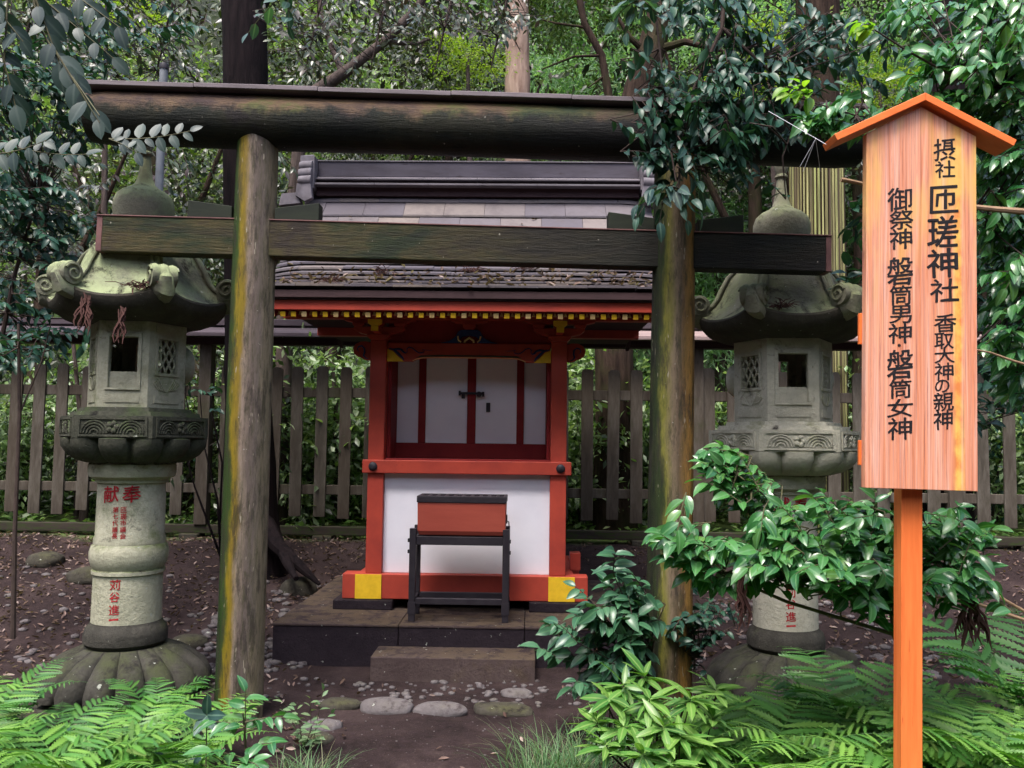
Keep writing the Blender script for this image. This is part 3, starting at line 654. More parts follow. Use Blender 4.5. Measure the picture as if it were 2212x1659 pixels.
part(MB().tube([(x, .052, z) for x, z in ((-.425, 2.102), (-.40, 2.114), (-.36, 2.1265), (-.2, 2.130), (.2, 2.130), (.36, 2.1265), (.40, 2.114), (.425, 2.102))], .0045, 6), 'painted_edge', 'gold', 0)
part(MB().tube([(x, .047, z) for x, z in ((-.40, 2.124), (-.36, 2.136), (-.2, 2.141), (.2, 2.141), (.36, 2.136), (.40, 2.124))], [.002, .007, .007, .007, .007, .002], 6), 'painted_edge', 'green_line', 0)
# frieze and brackets
part(MB().box(-.614, .614, .085, .105, 2.239, 2.43), 'frieze_board', 'vermilion_dark', 0)
for s_ in (-1, 1):
    X = s_ * .674; b = MB()
    b.prism([(X - .085, 2.292), (X - .085, 2.276), (X - .058, 2.2505), (X + .058, 2.2505), (X + .085, 2.276), (X + .085, 2.292)], -.022, .14)
    b.prism([(X - .19, 2.352), (X - .19, 2.335), (X - .155, 2.308), (X - .08, 2.2925), (X + .08, 2.2925), (X + .155, 2.308), (X + .19, 2.335), (X + .19, 2.352)], .01, .108)
    for dx in (-.155, 0, .155):
        b.prism([(X + dx - .045, 2.382), (X + dx - .045, 2.370), (X + dx - .032, 2.3525), (X + dx + .032, 2.3525), (X + dx + .045, 2.370), (X + dx + .045, 2.382)], .002, .114)
    b.prism([(X - .27, 2.4105), (X - .27, 2.402), (X - .19, 2.3825), (X + .19, 2.3825), (X + .27, 2.402), (X + .27, 2.4105)], .02, .10)
    b.box(X - .028, X + .028, -.17, .01, 2.296, 2.338).box(X - .026, X + .026, -.20, .002, 2.383, 2.408)
    bk = part(b, 'bracket', 'vermilion', .004)
    part(MB().box(X - .027, X + .027, -.1745, -.1703, 2.297, 2.337).prism([(X - .050, 2.382), (X - .050, 2.352), (X - .03, 2.3395), (X + .03, 2.3395), (X + .050, 2.352), (X + .050, 2.382)], -.176, -.14), 'gold_end', 'yellow', .001, bk)
# frog-leg strut in the middle
b = MB()
fl = [(-.215, 2.2395), (-.15, 2.255), (-.105, 2.285), (-.085, 2.325), (-.06, 2.340), (.06, 2.340), (.085, 2.325), (.105, 2.285), (.15, 2.255), (.215, 2.2395), (.06, 2.2395), (.075, 2.268), (.05, 2.288), (0, 2.298), (-.05, 2.288), (-.075, 2.268), (-.06, 2.2395)]
part(b.prism(fl, .045, .0845), 'frog_leg_strut', 'blue', .003)
part(MB().prism([(-.05, 2.383), (-.05, 2.362), (-.032, 2.3405), (.032, 2.3405), (.05, 2.362), (.05, 2.383)], .02, .1).prism([(-.14, 2.4105), (-.14, 2.400), (-.09, 2.3835), (.09, 2.3835), (.14, 2.400), (.14, 2.4105)], .03, .1), 'centre_block', 'vermilion', .003)
part(MB().tube([(x, .060, z) for x, z in ((-.035, 2.243), (-.033, 2.258), (0, 2.280), (.033, 2.258), (.035, 2.243))], .009, 8).tube([(s, .04, z) for s, z in ((-.085, 2.29), (-.080, 2.262), (-.06, 2.245))], .006, 6).tube([(s, .04, z) for s, z in ((.085, 2.29), (.080, 2.262), (.06, 2.245))], .006, 6), 'painted_edge', 'gold', 0)
# eave purlin, rafters, eave beam
part(MB().box(-1.40, 1.40, .015, .095, 2.411, 2.462).box(-1.40, 1.40, 1.06, 1.16, 2.411, 2.50), 'purlin', 'vermilion', .004)
nraf = 37; pit = .0742
for k in range(nraf):
    x = (k - (nraf - 1) / 2) * pit - .004
    M = Matrix.Translation((x, -.455, 2.372)) @ Matrix.Rotation(R(14), 4, 'X')
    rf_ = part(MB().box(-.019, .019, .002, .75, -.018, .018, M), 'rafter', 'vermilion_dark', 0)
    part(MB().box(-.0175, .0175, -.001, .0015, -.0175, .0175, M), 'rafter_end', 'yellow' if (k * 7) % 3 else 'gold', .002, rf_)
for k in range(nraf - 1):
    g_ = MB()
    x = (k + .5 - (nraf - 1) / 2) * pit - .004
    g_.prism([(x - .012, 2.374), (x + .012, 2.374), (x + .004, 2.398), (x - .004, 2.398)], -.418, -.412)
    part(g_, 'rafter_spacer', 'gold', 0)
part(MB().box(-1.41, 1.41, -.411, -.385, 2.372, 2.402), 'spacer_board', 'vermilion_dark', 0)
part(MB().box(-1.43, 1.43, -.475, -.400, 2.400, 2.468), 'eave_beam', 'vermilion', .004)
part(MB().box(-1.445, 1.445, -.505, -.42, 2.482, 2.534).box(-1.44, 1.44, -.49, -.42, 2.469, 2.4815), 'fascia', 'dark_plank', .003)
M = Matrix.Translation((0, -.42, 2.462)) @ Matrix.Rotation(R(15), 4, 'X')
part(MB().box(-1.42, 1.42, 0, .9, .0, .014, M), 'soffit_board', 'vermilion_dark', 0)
# roof boards: concave courses of overlapping tiles, front and back slopes
def roof_z(u): return 2.535 + .35 * u + .335 * u * u
tiles = MB()
us = [0.0]
while us[-1] < 1.32: us.append(us[-1] + (.088 if us[-1] < .62 else .14))
us[-1] = 1.345
for side in (0, 1):
    for i in range(len(us) - 1):
        u0, u1 = us[i], min(us[i + 1] + .012, 1.36)
        tw = .335; off = (i % 2) * tw / 2 + .03 * ((i * 7) % 3); x = -1.50
        edges = [-1.46] + [e for e in np.arange(-1.50 + off, 1.46, tw) if -1.40 < e < 1.40] + [1.46]
        for a_, c_ in zip(edges[:-1], edges[1:]):
            nseg = 3; vs = []
            jz = .002 * rng.standard_normal(); th = .015
            for q_ in range(nseg + 1):
                xx = a_ + .0015 + (c_ - a_ - .003) * q_ / nseg
                dr_ = -.45 * max(abs(xx) - 1.2, 0) ** 2 * min(u0 / .3, 1) if True else 0
                for uu, lift in ((u0 - .020, .040 if u0 < .6 else .034), (u1, .0)):
                    y_ = -.5 + uu
                    if side: y_ = .85 + (.85 - y_)
                    zz = roof_z(max(uu, 0)) + lift + dr_ + jz
                    vs += [(xx, y_, zz), (xx, y_, zz - th)]
            fs = []
            for q_ in range(nseg):
                o4 = q_ * 4; fs += [(o4, o4 + 4, o4 + 6, o4 + 2), (o4 + 1, o4 + 3, o4 + 7, o4 + 5), (o4, o4 + 1, o4 + 5, o4 + 4), (o4 + 2, o4 + 6, o4 + 7, o4 + 3)]
            e4 = nseg * 4; fs += [(0, 2, 3, 1), (e4, e4 + 1, e4 + 3, e4 + 2)]
            tiles.add(vs, fs)
part(tiles, 'roof', 'roof_board', 0)
poly = [(-.5 + u, roof_z(u) - .022) for u in np.linspace(0.02, 1.35, 12)]
poly += [(.85 + (.85 - y), z) for y, z in poly[::-1][1:]]
part(MB().prism(poly + [(2.1, 2.48), (-.38, 2.48)], -1.41, 1.41, 'x'), 'roof_core', 'dark_plank', 0)
for s_ in (-1, 1):
    bp = [(y, z - .005) for y, z in poly] + [(y, z - .10) for y, z in poly[::-1]]
    part(MB().prism(bp, *sorted((s_ * 1.412, s_ * 1.445)), 'x'), 'barge_board', 'dark_plank', .003)
# ridge
rg = part(MB().box(-1.36, 1.36, .775, .925, 3.735, 3.862), 'ridge', 'ridge_wood', .003)
b = MB()
for i in range(6):
    xa, xb = -1.36 + i * .4533, -1.36 + (i + 1) * .4533
    b.prism([(.700, 3.688), (.700, 3.700), (.774, 3.732), (.926, 3.732), (1.0, 3.700), (1.0, 3.688)], xa + .001, xb - .001, 'x')
    b.prism([(.665, 3.632), (.665, 3.648), (.735, 3.664), (.965, 3.664), (1.035, 3.648), (1.035, 3.632)], xa + .001 + .05 * (i > 0), xb - .001 + .05 * (i < 5), 'x')
part(b, 'ridge_ledge', 'ridge_ledge', .002, rg)
part(MB().box(-1.358, 1.358, .74, .96, 3.56, 3.6315).box(-1.358, 1.358, .755, .945, 3.6645, 3.6875), 'ridge_core', 'dark_plank', 0, rg)
part(MB().box(-1.365, 1.365, .765, .935, 3.8625, 3.874), 'ridge_cap', 'ridge_ledge', .002, rg)
for s_ in (-1, 1):
    b = MB()
    for i, (z_, r_, yy) in enumerate(((3.86, .036, .70), (3.79, .042, .66), (3.72, .045, .64), (3.655, .045, .63))):
        b.tube([(s_ * 1.375, yy, z_), (s_ * 1.378, yy - .0, z_), (s_ * 1.46, yy, z_ - .006), (s_ * 1.485, yy, z_ - .006)], [r_ * .9, r_, r_, r_ * .8], 14)
    b.box(*sorted((s_ * 1.362, s_ * 1.480)), .655, 1.045, 3.60, 3.875)
    b.prism([(s_ * 1.375, 3.62), (s_ * 1.49, 3.62), (s_ * 1.50, 3.52), (s_ * 1.42, 3.47), (s_ * 1.36, 3.50)][::s_], .60, .66)
    b.prism([(s_ * 1.49, 3.55), (s_ * 1.62, 3.54), (s_ * 1.64, 3.44), (s_ * 1.46, 3.46)][::s_], .62, .74)
    part(b, 'ridge_end', 'ridge_end', .004)

# ================================================================== offertory box on its stand
ob = thing('offertory_box', shrine_pt(0, -.42, .28), 'faded red wooden offertory box with black slatted top', 'offertory box', YAW)
Mz = Matrix.Translation((0, 0, -.28))
ob.location = shrine_pt(.0, -.30, .86)
def tb(b, name, m_, par, bevel=.003): return b.build(name, m_, par, bevel)
b = MB(); vs = []
for (w, y0, y1, z) in ((.288, -.12, .12, .0), (.300, -.135, .135, .03), (.303, -.14, .14, .222)):
    vs += [(-w, y0, z), (w, y0, z), (w, y1, z), (-w, y1, z)]
fs = [(3, 2, 1, 0)] + [(i * 4 + j, i * 4 + (j + 1) % 4, i * 4 + 4 + (j + 1) % 4, i * 4 + 4 + j) for i in (0, 1) for j in range(4)] + [(8, 9, 10, 11)]
tb(b.add(vs, fs), 'body', 'box_red', ob, .005)
b = MB().box(-.308, .308, -.146, -.120, .2225, .268).box(-.308, .308, .120, .146, .2225, .268).box(-.308, -.285, -.1195, .1195, .2225, .268).box(.285, .308, -.1195, .1195, .2225, .268)
for k in range(9): b.box(-.252 + .06 * k, -.228 + .06 * k, -.1195, .1195, .235, .262)
tb(b, 'slatted_top', 'black_wood', ob, .004)
tb(MB().tube([(.306, -.05, .10), (.322, -.05, .09), (.325, -.05, .05), (.318, -.05, .01), (.322, -.05, -.03)], .004, 6).box(.3035, .312, -.07, -.03, .08, .14), 'hasp', 'black_metal', ob, .001)
sd_ = thing('box_stand', shrine_pt(-.012, -.30, .28), 'black iron trestle stand under the red offertory box', 'stand', YAW)
for xx in (-.318, .318):
    for yy in (-.125, .125):
        tb(MB().box(xx - .022, xx + .022, yy - .022, yy + .022, .001, .625).box(xx - .026, xx + .026, yy - .0255, yy - .0225, .05, .13), 'leg', 'black_wood', sd_, .003)
tb(MB().box(-.2955, .2955, -.140, -.105, .515, .572).box(-.2955, .2955, .105, .140, .515, .572), 'upper_rail', 'black_wood', sd_)
tb(MB().box(-.2955, .2955, -.140, -.105, .115, .155).box(-.2955, .2955, .105, .140, .115, .155), 'lower_rail', 'black_wood', sd_)
b = MB()
for xx in (-.318, .318): b.box(xx - .017, xx + .017, -.1025, .1025, .12, .15).box(xx - .017, xx + .017, -.1025, .1025, .52, .565)
tb(b, 'side_rail', 'black_wood', sd_)
for xx in (-1, 1):
    for zz in (.545, .47): tb(MB().box(*sorted((xx * .3405, xx * .352)), -.15, -.12, zz - .012, zz + .012), 'bolt', 'black_metal', sd_, .002)

# ================================================================== signboard
pb, pt_ = at(1985.5, 1057, 3.1), at(1985.5, 300, 3.1)
tilt = math.atan2(pt_.x - pb.x, pt_.z - pb.z)
base = pb - Vector((math.tan(tilt) * (pb.z + .06), 0, pb.z + .06))
sg = thing('wooden_signboard', base, 'tall roofed cedar signboard with black brush writing on a square orange post', 'signboard', rot=(0, tilt, 0))
H0 = pb.z + .06; k_ = 1 / 585.0
W_ = 236 * k_ / 2
o = MB().prism([(-W_, 0), (W_, 0), (W_, 760 * k_), (0, 822 * k_), (-W_, 760 * k_)], -.018, .018, 'y').build('board', 'sign_board', sg, .002); o.location = (0, 0, H0)
brd = o
PW = 45 * k_ / 2
MB().box(-.008 - PW, -.008 + PW, .0370, .1020, -.3, H0 + 1.30).build('post', 'sign_post', sg, .003)
b = MB().box(-W_ - .016, W_ + .016, .0185, .045, H0 + 305 * k_, H0 + 372 * k_).box(-W_ - .012, W_ + .012, .0185, .045, H0 - 125 * k_ + .0 + 1.0 * .0 + 0.13 + .0, H0 + .155)
for z0, z1, e_ in ((H0 + 305 * k_, H0 + 372 * k_, .008), (-125 * 0 + H0 + .08, H0 + .17, .006)):
    MB().box(-W_ - e_, W_ + e_, .0185, .0365, z0, z1).build('batten', 'sign_frame', sg, .002)
kr = 1 / 601.0; th = .026; ang = math.atan2(100, 200)
for s_ in (-1, 1):
    L = 200 * kr / math.cos(ang) * 1.0
    zt = H0 + 846 * k_
    pa = [(0, zt), (s_ * L * math.cos(ang), zt - L * math.sin(ang)), (s_ * (L * math.cos(ang) - th * math.sin(ang)), zt - L * math.sin(ang) - th * math.cos(ang)), (0, zt - th / math.cos(ang))]
    MB().prism(pa[::s_], -.050, .070, 'y').build('roof_board', 'sign_frame', sg, .002)
MB().box(-.012, .012, -.0755, .1055, H0 + 846 * k_ + .0005, H0 + 846 * k_ + .0015)
txt = [('摂', 2035, 328, 46, 48), ('社', 2036, 371, 42, 36), ('匝', 2034, 437, 60, 58), ('瑳', 2031, 507, 64, 66), ('神', 2030, 575, 64, 62), ('社', 2034, 634, 60, 50),
       ('香', 2036, 704, 46, 38), ('取', 2033, 742, 40, 34), ('大', 2034, 773, 42, 32), ('神', 2033, 807, 40, 38), ('の', 2029, 838, 30, 27), ('親', 2032, 871, 42, 39), ('神', 2031, 909, 40, 42),
       ('御', 1939, 440, 52, 50), ('祭', 1943, 484, 52, 42), ('神', 1941, 526, 48, 44), ('磐', 1940, 596, 54, 60), ('筒', 1941, 647, 46, 42), ('男', 1941, 688, 46, 38), ('神', 1940, 729, 48, 42),
       ('・', 1938, 757, 18, 18), ('磐', 1940, 795, 54, 62), ('筒', 1940, 847, 46, 40), ('女', 1940, 887, 52, 38), ('神', 1940, 931, 50, 46)]
b = MB()
for i, (ch, cx, cy, w, h) in enumerate(txt):
    vs, fs = glyph(ch, 1, w * k_, h * k_, bold=.020 if w > 60 else .015, brush=.035, seed=i + 1)
    b.add([(x + (cx - 1985.5) * k_, -.0184 - .0002 * q, y + (1057 - cy) * k_) for x, y, q in vs], fs)
b.build('lettering', 'ink', brd, auto=False)

# ================================================================== picket fence
FYAW = R(-1.8); FO = Vector((0, 9.0, 0))
fc = thing('picket_fence', FO, 'long weathered brown picket fence with a boarded cap running behind the shrine', 'fence', FYAW)
fxs = -4.79 + .2537 * np.arange(-6, 43)
for k, x in enumerate(fxs):
    w = .062 + .004 * rng.standard_normal() * .5; zt = 2.27 + .012 * rng.standard_normal(); zb = .705 + .015 * rng.standard_normal()
    if abs(x - 1.93) < .12: continue
    tl = .006 * rng.standard_normal()
    M = Matrix.Translation((x, 0, 0)) @ Matrix.Rotation(tl, 4, 'Y')
    o = MB().prism([(-w, zb), (w, zb), (w, zt - .03), (w * .62, zt), (-w * .62, zt), (-w, zt - .03)], -.045, -.020, 'y').build('picket', 'fence_wood', fc, .004)
    o.location = (x, 0, 0); o.rotation_euler = (0, tl, 0)
FX0, FX1 = -6.5, 6.3
for nm, z0, z1, y0, y1 in (('upper_rail', 1.95, 2.055, -.0195, .03), ('lower_rail', .93, 1.03, -.0195, .03), ('sill_beam', .51, .60, -.05, .05)):
    MB().box(FX0, FX1, y0, y1, z0, z1).build(nm, 'fence_sill' if nm == 'sill_beam' else 'fence_wood', fc, .006)
for x in (-5.85, -3.25, -.65, 1.93, 4.55):
    MB().box(x - .065, x + .065, -.0505 - .02, .06, .601, 2.50).build('post', 'fence_wood', fc, .006)
MB().box(FX0, FX1, -.07, .07, 2.50, 2.575).build('head_beam', 'dark_plank', fc, .004)
b = MB()
for s_ in (-1, 1):
    pass
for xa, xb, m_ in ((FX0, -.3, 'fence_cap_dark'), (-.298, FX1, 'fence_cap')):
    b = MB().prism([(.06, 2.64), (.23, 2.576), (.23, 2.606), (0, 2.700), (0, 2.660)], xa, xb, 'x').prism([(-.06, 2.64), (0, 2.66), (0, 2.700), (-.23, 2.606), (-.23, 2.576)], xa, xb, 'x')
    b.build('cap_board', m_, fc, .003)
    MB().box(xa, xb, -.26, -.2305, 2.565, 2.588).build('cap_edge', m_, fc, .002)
MB().box(FX0, FX1, -.055, .055, 2.702, 2.775).build('cap_ridge', 'fence_cap_dark', fc, .008)
for x in (-3.35, -1.95, 1.35, 3.5, 5.3):
    MB().box(x - .1, x + .1, -.11, .11, .2, .5095).build('support_block', 'under_stone', fc, .01)

# ================================================================== leaves
def leaf_tmpl(seg=4, width=.42, fold=.25, curl=.18, tip=1.0, wave=0.0, base=.12):
    V, mid, F3, F4 = [], [], [], []
    ts = np.linspace(0, 1, seg + 1)
    for i, t in enumerate(ts):
        w = width / 2 * (math.sin(math.pi * min(t * .93 + .04, 1)) ** (.75) if 0 < i < seg else 0)
        w *= (1 - .25 * t * tip)
        z = -curl * t * t
        if i in (0, seg): V.append((t, 0, z)); mid.append(1)
        else:
            wv = wave * math.sin(t * 9)
            V += [(t, w, z + fold * w + wv), (t, 0, z), (t, -w, z + fold * w - wv)]; mid += [0, 1, 0]
    def row(i): return 0 if i == 0 else 1 + 3 * (i - 1)
    for i in range(seg):
        a, b_ = row(i), row(i + 1)
        if i == 0: F3 += [(a, b_ + 1, b_), (a, b_ + 2, b_ + 1)]
        elif i == seg - 1: F3 += [(a, a + 1, b_), (a + 1, a + 2, b_)]
        else: F4 += [(a, a + 1, b_ + 1, b_), (a + 1, a + 2, b_ + 2, b_ + 1)]
    return np.array(V, float), [np.array(f, int) for f in (F3, F4) if f], np.array(mid, float)
LF_FINE = leaf_tmpl(5, .54, .38, .38, wave=.012)
LF_BROAD = leaf_tmpl(5, .60, .15, .16, wave=.012)
LF_LANCE = leaf_tmpl(5, .30, .25, .22)
LF_MID = leaf_tmpl(3, .46, .25, .2)
LF_FAR = leaf_tmpl(2, .50, .30, .16)
LF_THIN = leaf_tmpl(2, .20, .1, .3)
LF_DIAM = (np.array([(0, 0, 0), (.42, .30, .0), (.42, -.30, .0), (1, 0, -.06)], float), [np.array([(0, 2, 1), (1, 2, 3)])], np.zeros(4))
LF_DRY = leaf_tmpl(3, .42, .9, -.35)

def scatter(tm, P, D, Nn, S):
    V, F, mid = tm; P, D, Nn = (np.asarray(a, float) for a in (P, D, Nn)); S = np.asarray(S, float)
    D = D / np.linalg.norm(D, axis=1, keepdims=True)
    B = np.cross(Nn, D); ln = np.linalg.norm(B, axis=1, keepdims=True); B = B / np.maximum(ln, 1e-6); Nn = np.cross(D, B)
    n = len(P); m_ = len(V)
    out = P[:, None] + S[:, None, None] * (V[None, :, 0, None] * D[:, None] + V[None, :, 1, None] * B[:, None] + V[None, :, 2, None] * Nn[:, None])
    FF = [(f[None] + (np.arange(n) * m_)[:, None, None]).reshape(-1, f.shape[1]) for f in F]
    return out.reshape(-1, 3), FF, np.tile(mid, n)
def leaves(name, tm, P, D, Nn, S, material, parent=None, **k):
    V, F, mid = scatter(tm, P, D, Nn, S)
    return np_mesh(name, V, F, material, parent, mid=mid, **k)
def rv(n, s=1.0): return rng.standard_normal((n, 3)) * s

class Bush:
    """collects twigs with leaves on both sides, and the tubes that carry them"""
    def __init__(s, origin): s.sp = []; s.droop = 0; s.o = Vector(origin); s.P, s.D, s.N, s.S = [], [], [], []; s.st = MB()
    def twig(s, a, b, n, size, sag=.05, r=.0035, spread=.9, flat=.8, rosette=False):
        a, b = Vector(a), Vector(b); L = (b - a).length
        def pt(t): return a.lerp(b, t) + Vector((0, 0, sag * L * math.sin(math.pi * t) * .6 - sag * L * t * t))
        pts = [pt(t) for t in np.linspace(0, 1, 7)]
        s.st.tube([p - s.o for p in pts], [r * (1 - .1 * i) for i in range(7)], 5)
        for i in range(n):
            t = (i + .6) / n if not rosette else 1 - .25 * (i / n) ** 1.5
            p = pt(t); tg = (pt(min(t + .02, 1.02)) - pt(t - .02)).normalized()
            side = tg.cross(Vector((0, 0, 1))); side = side.normalized() if side.length > .05 else Vector((1, 0, 0))
            if rosette:
                a_ = i * 2.4; q = Matrix.Rotation(a_, 3, tg); sd_v = q @ side
                d = sd_v * (.95 - .12 * (i < 4) * (4 - i)) + tg * (.25 + .15 * (i < 4) * (4 - i)); nn = Vector((0, 0, 1)) * .6 + tg * .8
            else:
                sg_ = 1 if i % 2 else -1
                d = tg * random.uniform(.35, .8) + side * sg_ * spread * random.uniform(.6, 1.1)
                nn = Vector((0, 0, 1)) * flat + Vector((0, -1, 0)) * .25
                if t > .9: d = tg + side * sg_ * .3
            d += Vector(rng.standard_normal(3)) * .18 + Vector((0, 0, -.18 - s.droop)); nn += Vector((0, -s.droop, 0)); nn += Vector(rng.standard_normal(3)) * .32
            s.P.append(p - s.o); s.D.append(d); s.N.append(nn); s.S.append(size * random.uniform(.72, 1.15))
    def stem(s, pts, r0, r1, n=8):
        for a, b in zip(pts[:-1], pts[1:]): s.sp += [Vector(a).lerp(Vector(b), q) for q in (0, .25, .5, .75, 1)]
        s.st.tube([Vector(p) - s.o for p in pts], list(np.linspace(r0, r1, len(pts))), n)
    def blob(s, px, py, rx, ry, Y, dY, count, nleaf, size, L=.26, direc=None, root=None, droop=0, **k):
        s.droop = droop
        """twigs round the place seen at px,py at depth Y, growing away from root"""
        for _ in range(count):
            a = random.uniform(0, 6.283); q = math.sqrt(random.random())
            y = Y + random.uniform(-dY, dY)
            e = at(px + rx * q * math.cos(a), py + ry * q * math.sin(a), y)
            if direc: d = Vector(direc) + Vector(rng.standard_normal(3)) * .35
            elif root: d = (e - Vector(root)); d.z *= .6; d = d.normalized() + Vector(rng.standard_normal(3)) * .35
            else: d = Vector(rng.standard_normal(3)); d.z *= .4
            d = d.normalized() * L * random.uniform(.7, 1.2)
            s.twig(e - d, e, nleaf, size, **k)
            if s.sp:
                q = min(s.sp, key=lambda p: (p - (e - d)).length)
                m1 = (e - d).lerp(q, .5) + Vector(rng.standard_normal(3)) * .02
                if (q - e + d).length < .7: s.st.tube([p - s.o for p in (e - d, m1, q)], [.0025, .0035, .005], 5)
    def build(s, name, label, cat, lm, sm='stem_brown', tm=None, group=None, extra=None):
        t = thing(name, s.o, label, cat, group=group)
        s.st.build('stem', sm, t)
        leaves('foliage', tm or LF_FINE, [tuple(p) for p in s.P], [tuple(p) for p in s.D], [tuple(p) for p in s.N], s.S, lm, t)
        return t

# ---- glossy camellia in front of the right lantern
o = at(2000, 1560, 4.1); o.z = ground_z(o.x, o.y)
b = Bush(o); root = at(1930, 1370, 4.0)
b.stem([o, o.lerp(root, .5) + Vector((.03, 0, 0)), root], .013, .010); b.stem([at(1990, 1330, 4.0), at(1850, 1290, 3.9), at(1700, 1270, 3.7)], .008, .005); b.stem([root, at(1900, 1150, 3.9), at(1880, 1080, 3.9)], .007, .003)

b.stem([root, at(1700, 1300, 3.8), at(1560, 1240, 3.7), at(1430, 1170, 3.6)], .009, .004)
b.stem([root, at(1780, 1230, 3.8), at(1690, 1100, 3.8), at(1560, 1000, 3.9)], .008, .003)
b.stem([root, at(1930, 1250, 3.8), at(2050, 1190, 3.7)], .008, .004)
for (px, py, rx, ry, Y, dY, c, n) in ((1420, 1145, 40, 14, 3.55, .1, 3, 6), (1450, 1150, 60, 14, 3.55, .1, 3, 6), (1600, 1000, 60, 30, 4.0, .1, 5, 7), (1530, 970, 30, 20, 4.0, .1, 3, 6), (2100, 1130, 50, 40, 3.7, .15, 6, 7), (1850, 1270, 90, 25, 3.55, .15, 6, 8), (1490, 1200, 50, 30, 3.6, .15, 5, 7), (1600, 1205, 90, 35, 3.6, .2, 11, 8), (1590, 1150, 90, 40, 3.9, .2, 8, 8),
        (1760, 1100, 130, 40, 3.8, .25, 13, 8), (1740, 1180, 150, 45, 3.7, .25, 17, 8), (1800, 1215, 150, 30, 3.6, .25, 14, 8), (1910, 1130, 60, 50, 3.9, .2, 8, 7), (2060, 1170, 70, 60, 3.7, .2, 10, 8),
        (2080, 1250, 70, 30, 3.6, .15, 7, 8), (1930, 1210, 60, 50, 3.7, .2, 7, 8), (1550, 1010, 45, 25, 3.9, .1, 4, 7), (1590, 1060, 50, 30, 3.9, .1, 4, 7), (1530, 1262, 50, 22, 3.7, .1, 4, 7)):
    b.blob(px, py, rx * 1.12, ry * 1.25, Y, dY, int(c * 1.6) + 1, n + 1, .090, L=.19, droop=.12, root=root if px > 1480 else at(1700, 1280, 3.7))
b.build('camellia_bush', 'large glossy green camellia bush in front of the right stone lantern', 'bush', 'camellia_leaf', 'stem_green')
# ---- tan fallen branch lying through it at the right edge
bb = MB(); o = at(2212, 1335, 3.9)
for pts, r in (([(2300, 1370), (2200, 1335), (2100, 1300), (1990, 1285), (1880, 1290)], .010), ([(2230, 1330), (2160, 1290), (2120, 1245)], .008), ([(2010, 1290), (1940, 1262), (1880, 1262)], .006)):
    bb.tube([at(x, y, 3.95) - o for x, y in pts], [r * (1 - .13 * i) for i in range(len(pts))], 7)
t = bb.build('bare_branch', 'tan_branch', loc=o); tag(t, 'bare pale tan branch coming in from the right edge behind the signpost', 'branch')
for pts, r, lab in (([(2260, 462), (2212, 457), (2150, 452), (2095, 446)], .016, 'tan bare branch poking out right of the signboard beside its upper writing'), ([(2260, 800), (2190, 780), (2140, 762), (2105, 755)], .006, 'thin tan twig right of the signboard at half its height')):
    bb = MB(); o = at(*pts[0], 3.5); bb.tube([at(x, y, 3.45) - o for x, y in pts], [r * (1 - .12 * i) for i in range(4)], 8)
    tag(bb.build('bare_branch', 'tan_branch', loc=o), lab, 'branch')
# ---- blue-green bush before the platform corner
o = at(1400, 1530, 4.45); o.z = ground_z(o.x, o.y); b = Bush(o); root = at(1400, 1440, 4.45); b.stem([o, root], .010, .008)
for (px, py, rx, ry, c) in ((1290, 1270, 60, 30, 6), (1240, 1330, 60, 35, 8), (1330, 1340, 60, 50, 10), (1230, 1390, 60, 25, 7), (1310, 1430, 60, 30, 8), (1355, 1280, 35, 50, 7), (1370, 1380, 25, 60, 7), (1285, 1470, 50, 20, 4), (1350, 1220, 35, 40, 4)):
    b.blob(px, py, rx * 1.15, ry * 1.15, 4.4, .15, int(c * 1.15), 8, .095, L=.20, droop=.12, root=root)
b.build('blue_green_bush', 'dull green leafy shrub in front of the right platform corner, left of the torii post', 'bush', 'shade_leaf', 'stem_brown')
# ---- low dark shrub right of the post, leaves round the base of the lantern
o = at(1500, 1490, 4.7); o.z = ground_z(o.x, o.y); b = Bush(o); root = at(1500, 1420, 4.7); b.stem([o, root], .008, .006)
b.blob(1500, 1370, 55, 60, 4.65, .12, 14, 7, .07, L=.16, root=root); b.blob(1560, 1330, 50, 50, 4.7, .1, 10, 7, .06, L=.16, root=root); b.blob(1475, 1300, 60, 50, 5.0, .1, 8, 7, .07, L=.16, root=root)
b.build('low_dark_shrub', 'low dark shrub between the torii post and the pale lantern shaft', 'bush', 'camellia_leaf_dark')

# ---- dark camellia sprays hanging in front of the torii at the right
o = at(1570, -120, 4.35); b = Bush(o)
b.stem([o, at(1560, 60, 4.35), at(1500, 190, 4.35), at(1470, 330, 4.3), at(1465, 430, 4.25)], .014, .004)
b.stem([at(1560, 60, 4.35), at(1660, 150, 4.3), at(1730, 230, 4.2), at(1690, 340, 4.2)], .009, .004)
b.stem([at(1400, -100, 4.3), at(1420, 60, 4.35), at(1440, 240, 4.35)], .008, .004)
for (px, py, rx, ry, Y, dY, c, n) in ((1560, 40, 120, 60, 4.5, .3, 22, 8), (1720, 70, 110, 60, 4.5, .3, 20, 8), (1610, 140, 120, 40, 4.4, .2, 14, 8), (1740, 150, 80, 50, 4.3, .2, 12, 8), (1450, 170, 50, 50, 4.4, .2, 6, 7),
        (1560, 215, 90, 40, 4.25, .15, 14, 8), (1480, 260, 80, 40, 4.3, .15, 12, 8), (1600, 290, 110, 40, 4.25, .15, 14, 8), (1430, 310, 45, 50, 4.3, .1, 9, 7), (1500, 340, 90, 35, 4.25, .15, 12, 8), (1620, 350, 80, 30, 4.25, .1, 8, 8), (1690, 250, 60, 60, 4.2, .1, 9, 8), (1860, 130, 60, 90, 4.6, .2, 12, 8)):
    b.blob(px, py, rx, ry, Y, dY, int(c * 1.25), n + 1, .078, L=.20, droop=.1, direc=(.25, -.35, -.30))
b.build('hanging_camellia', 'dark glossy camellia boughs hanging over the right half of the torii top beam', 'tree branch', 'camellia_leaf_dark', 'stem_brown')
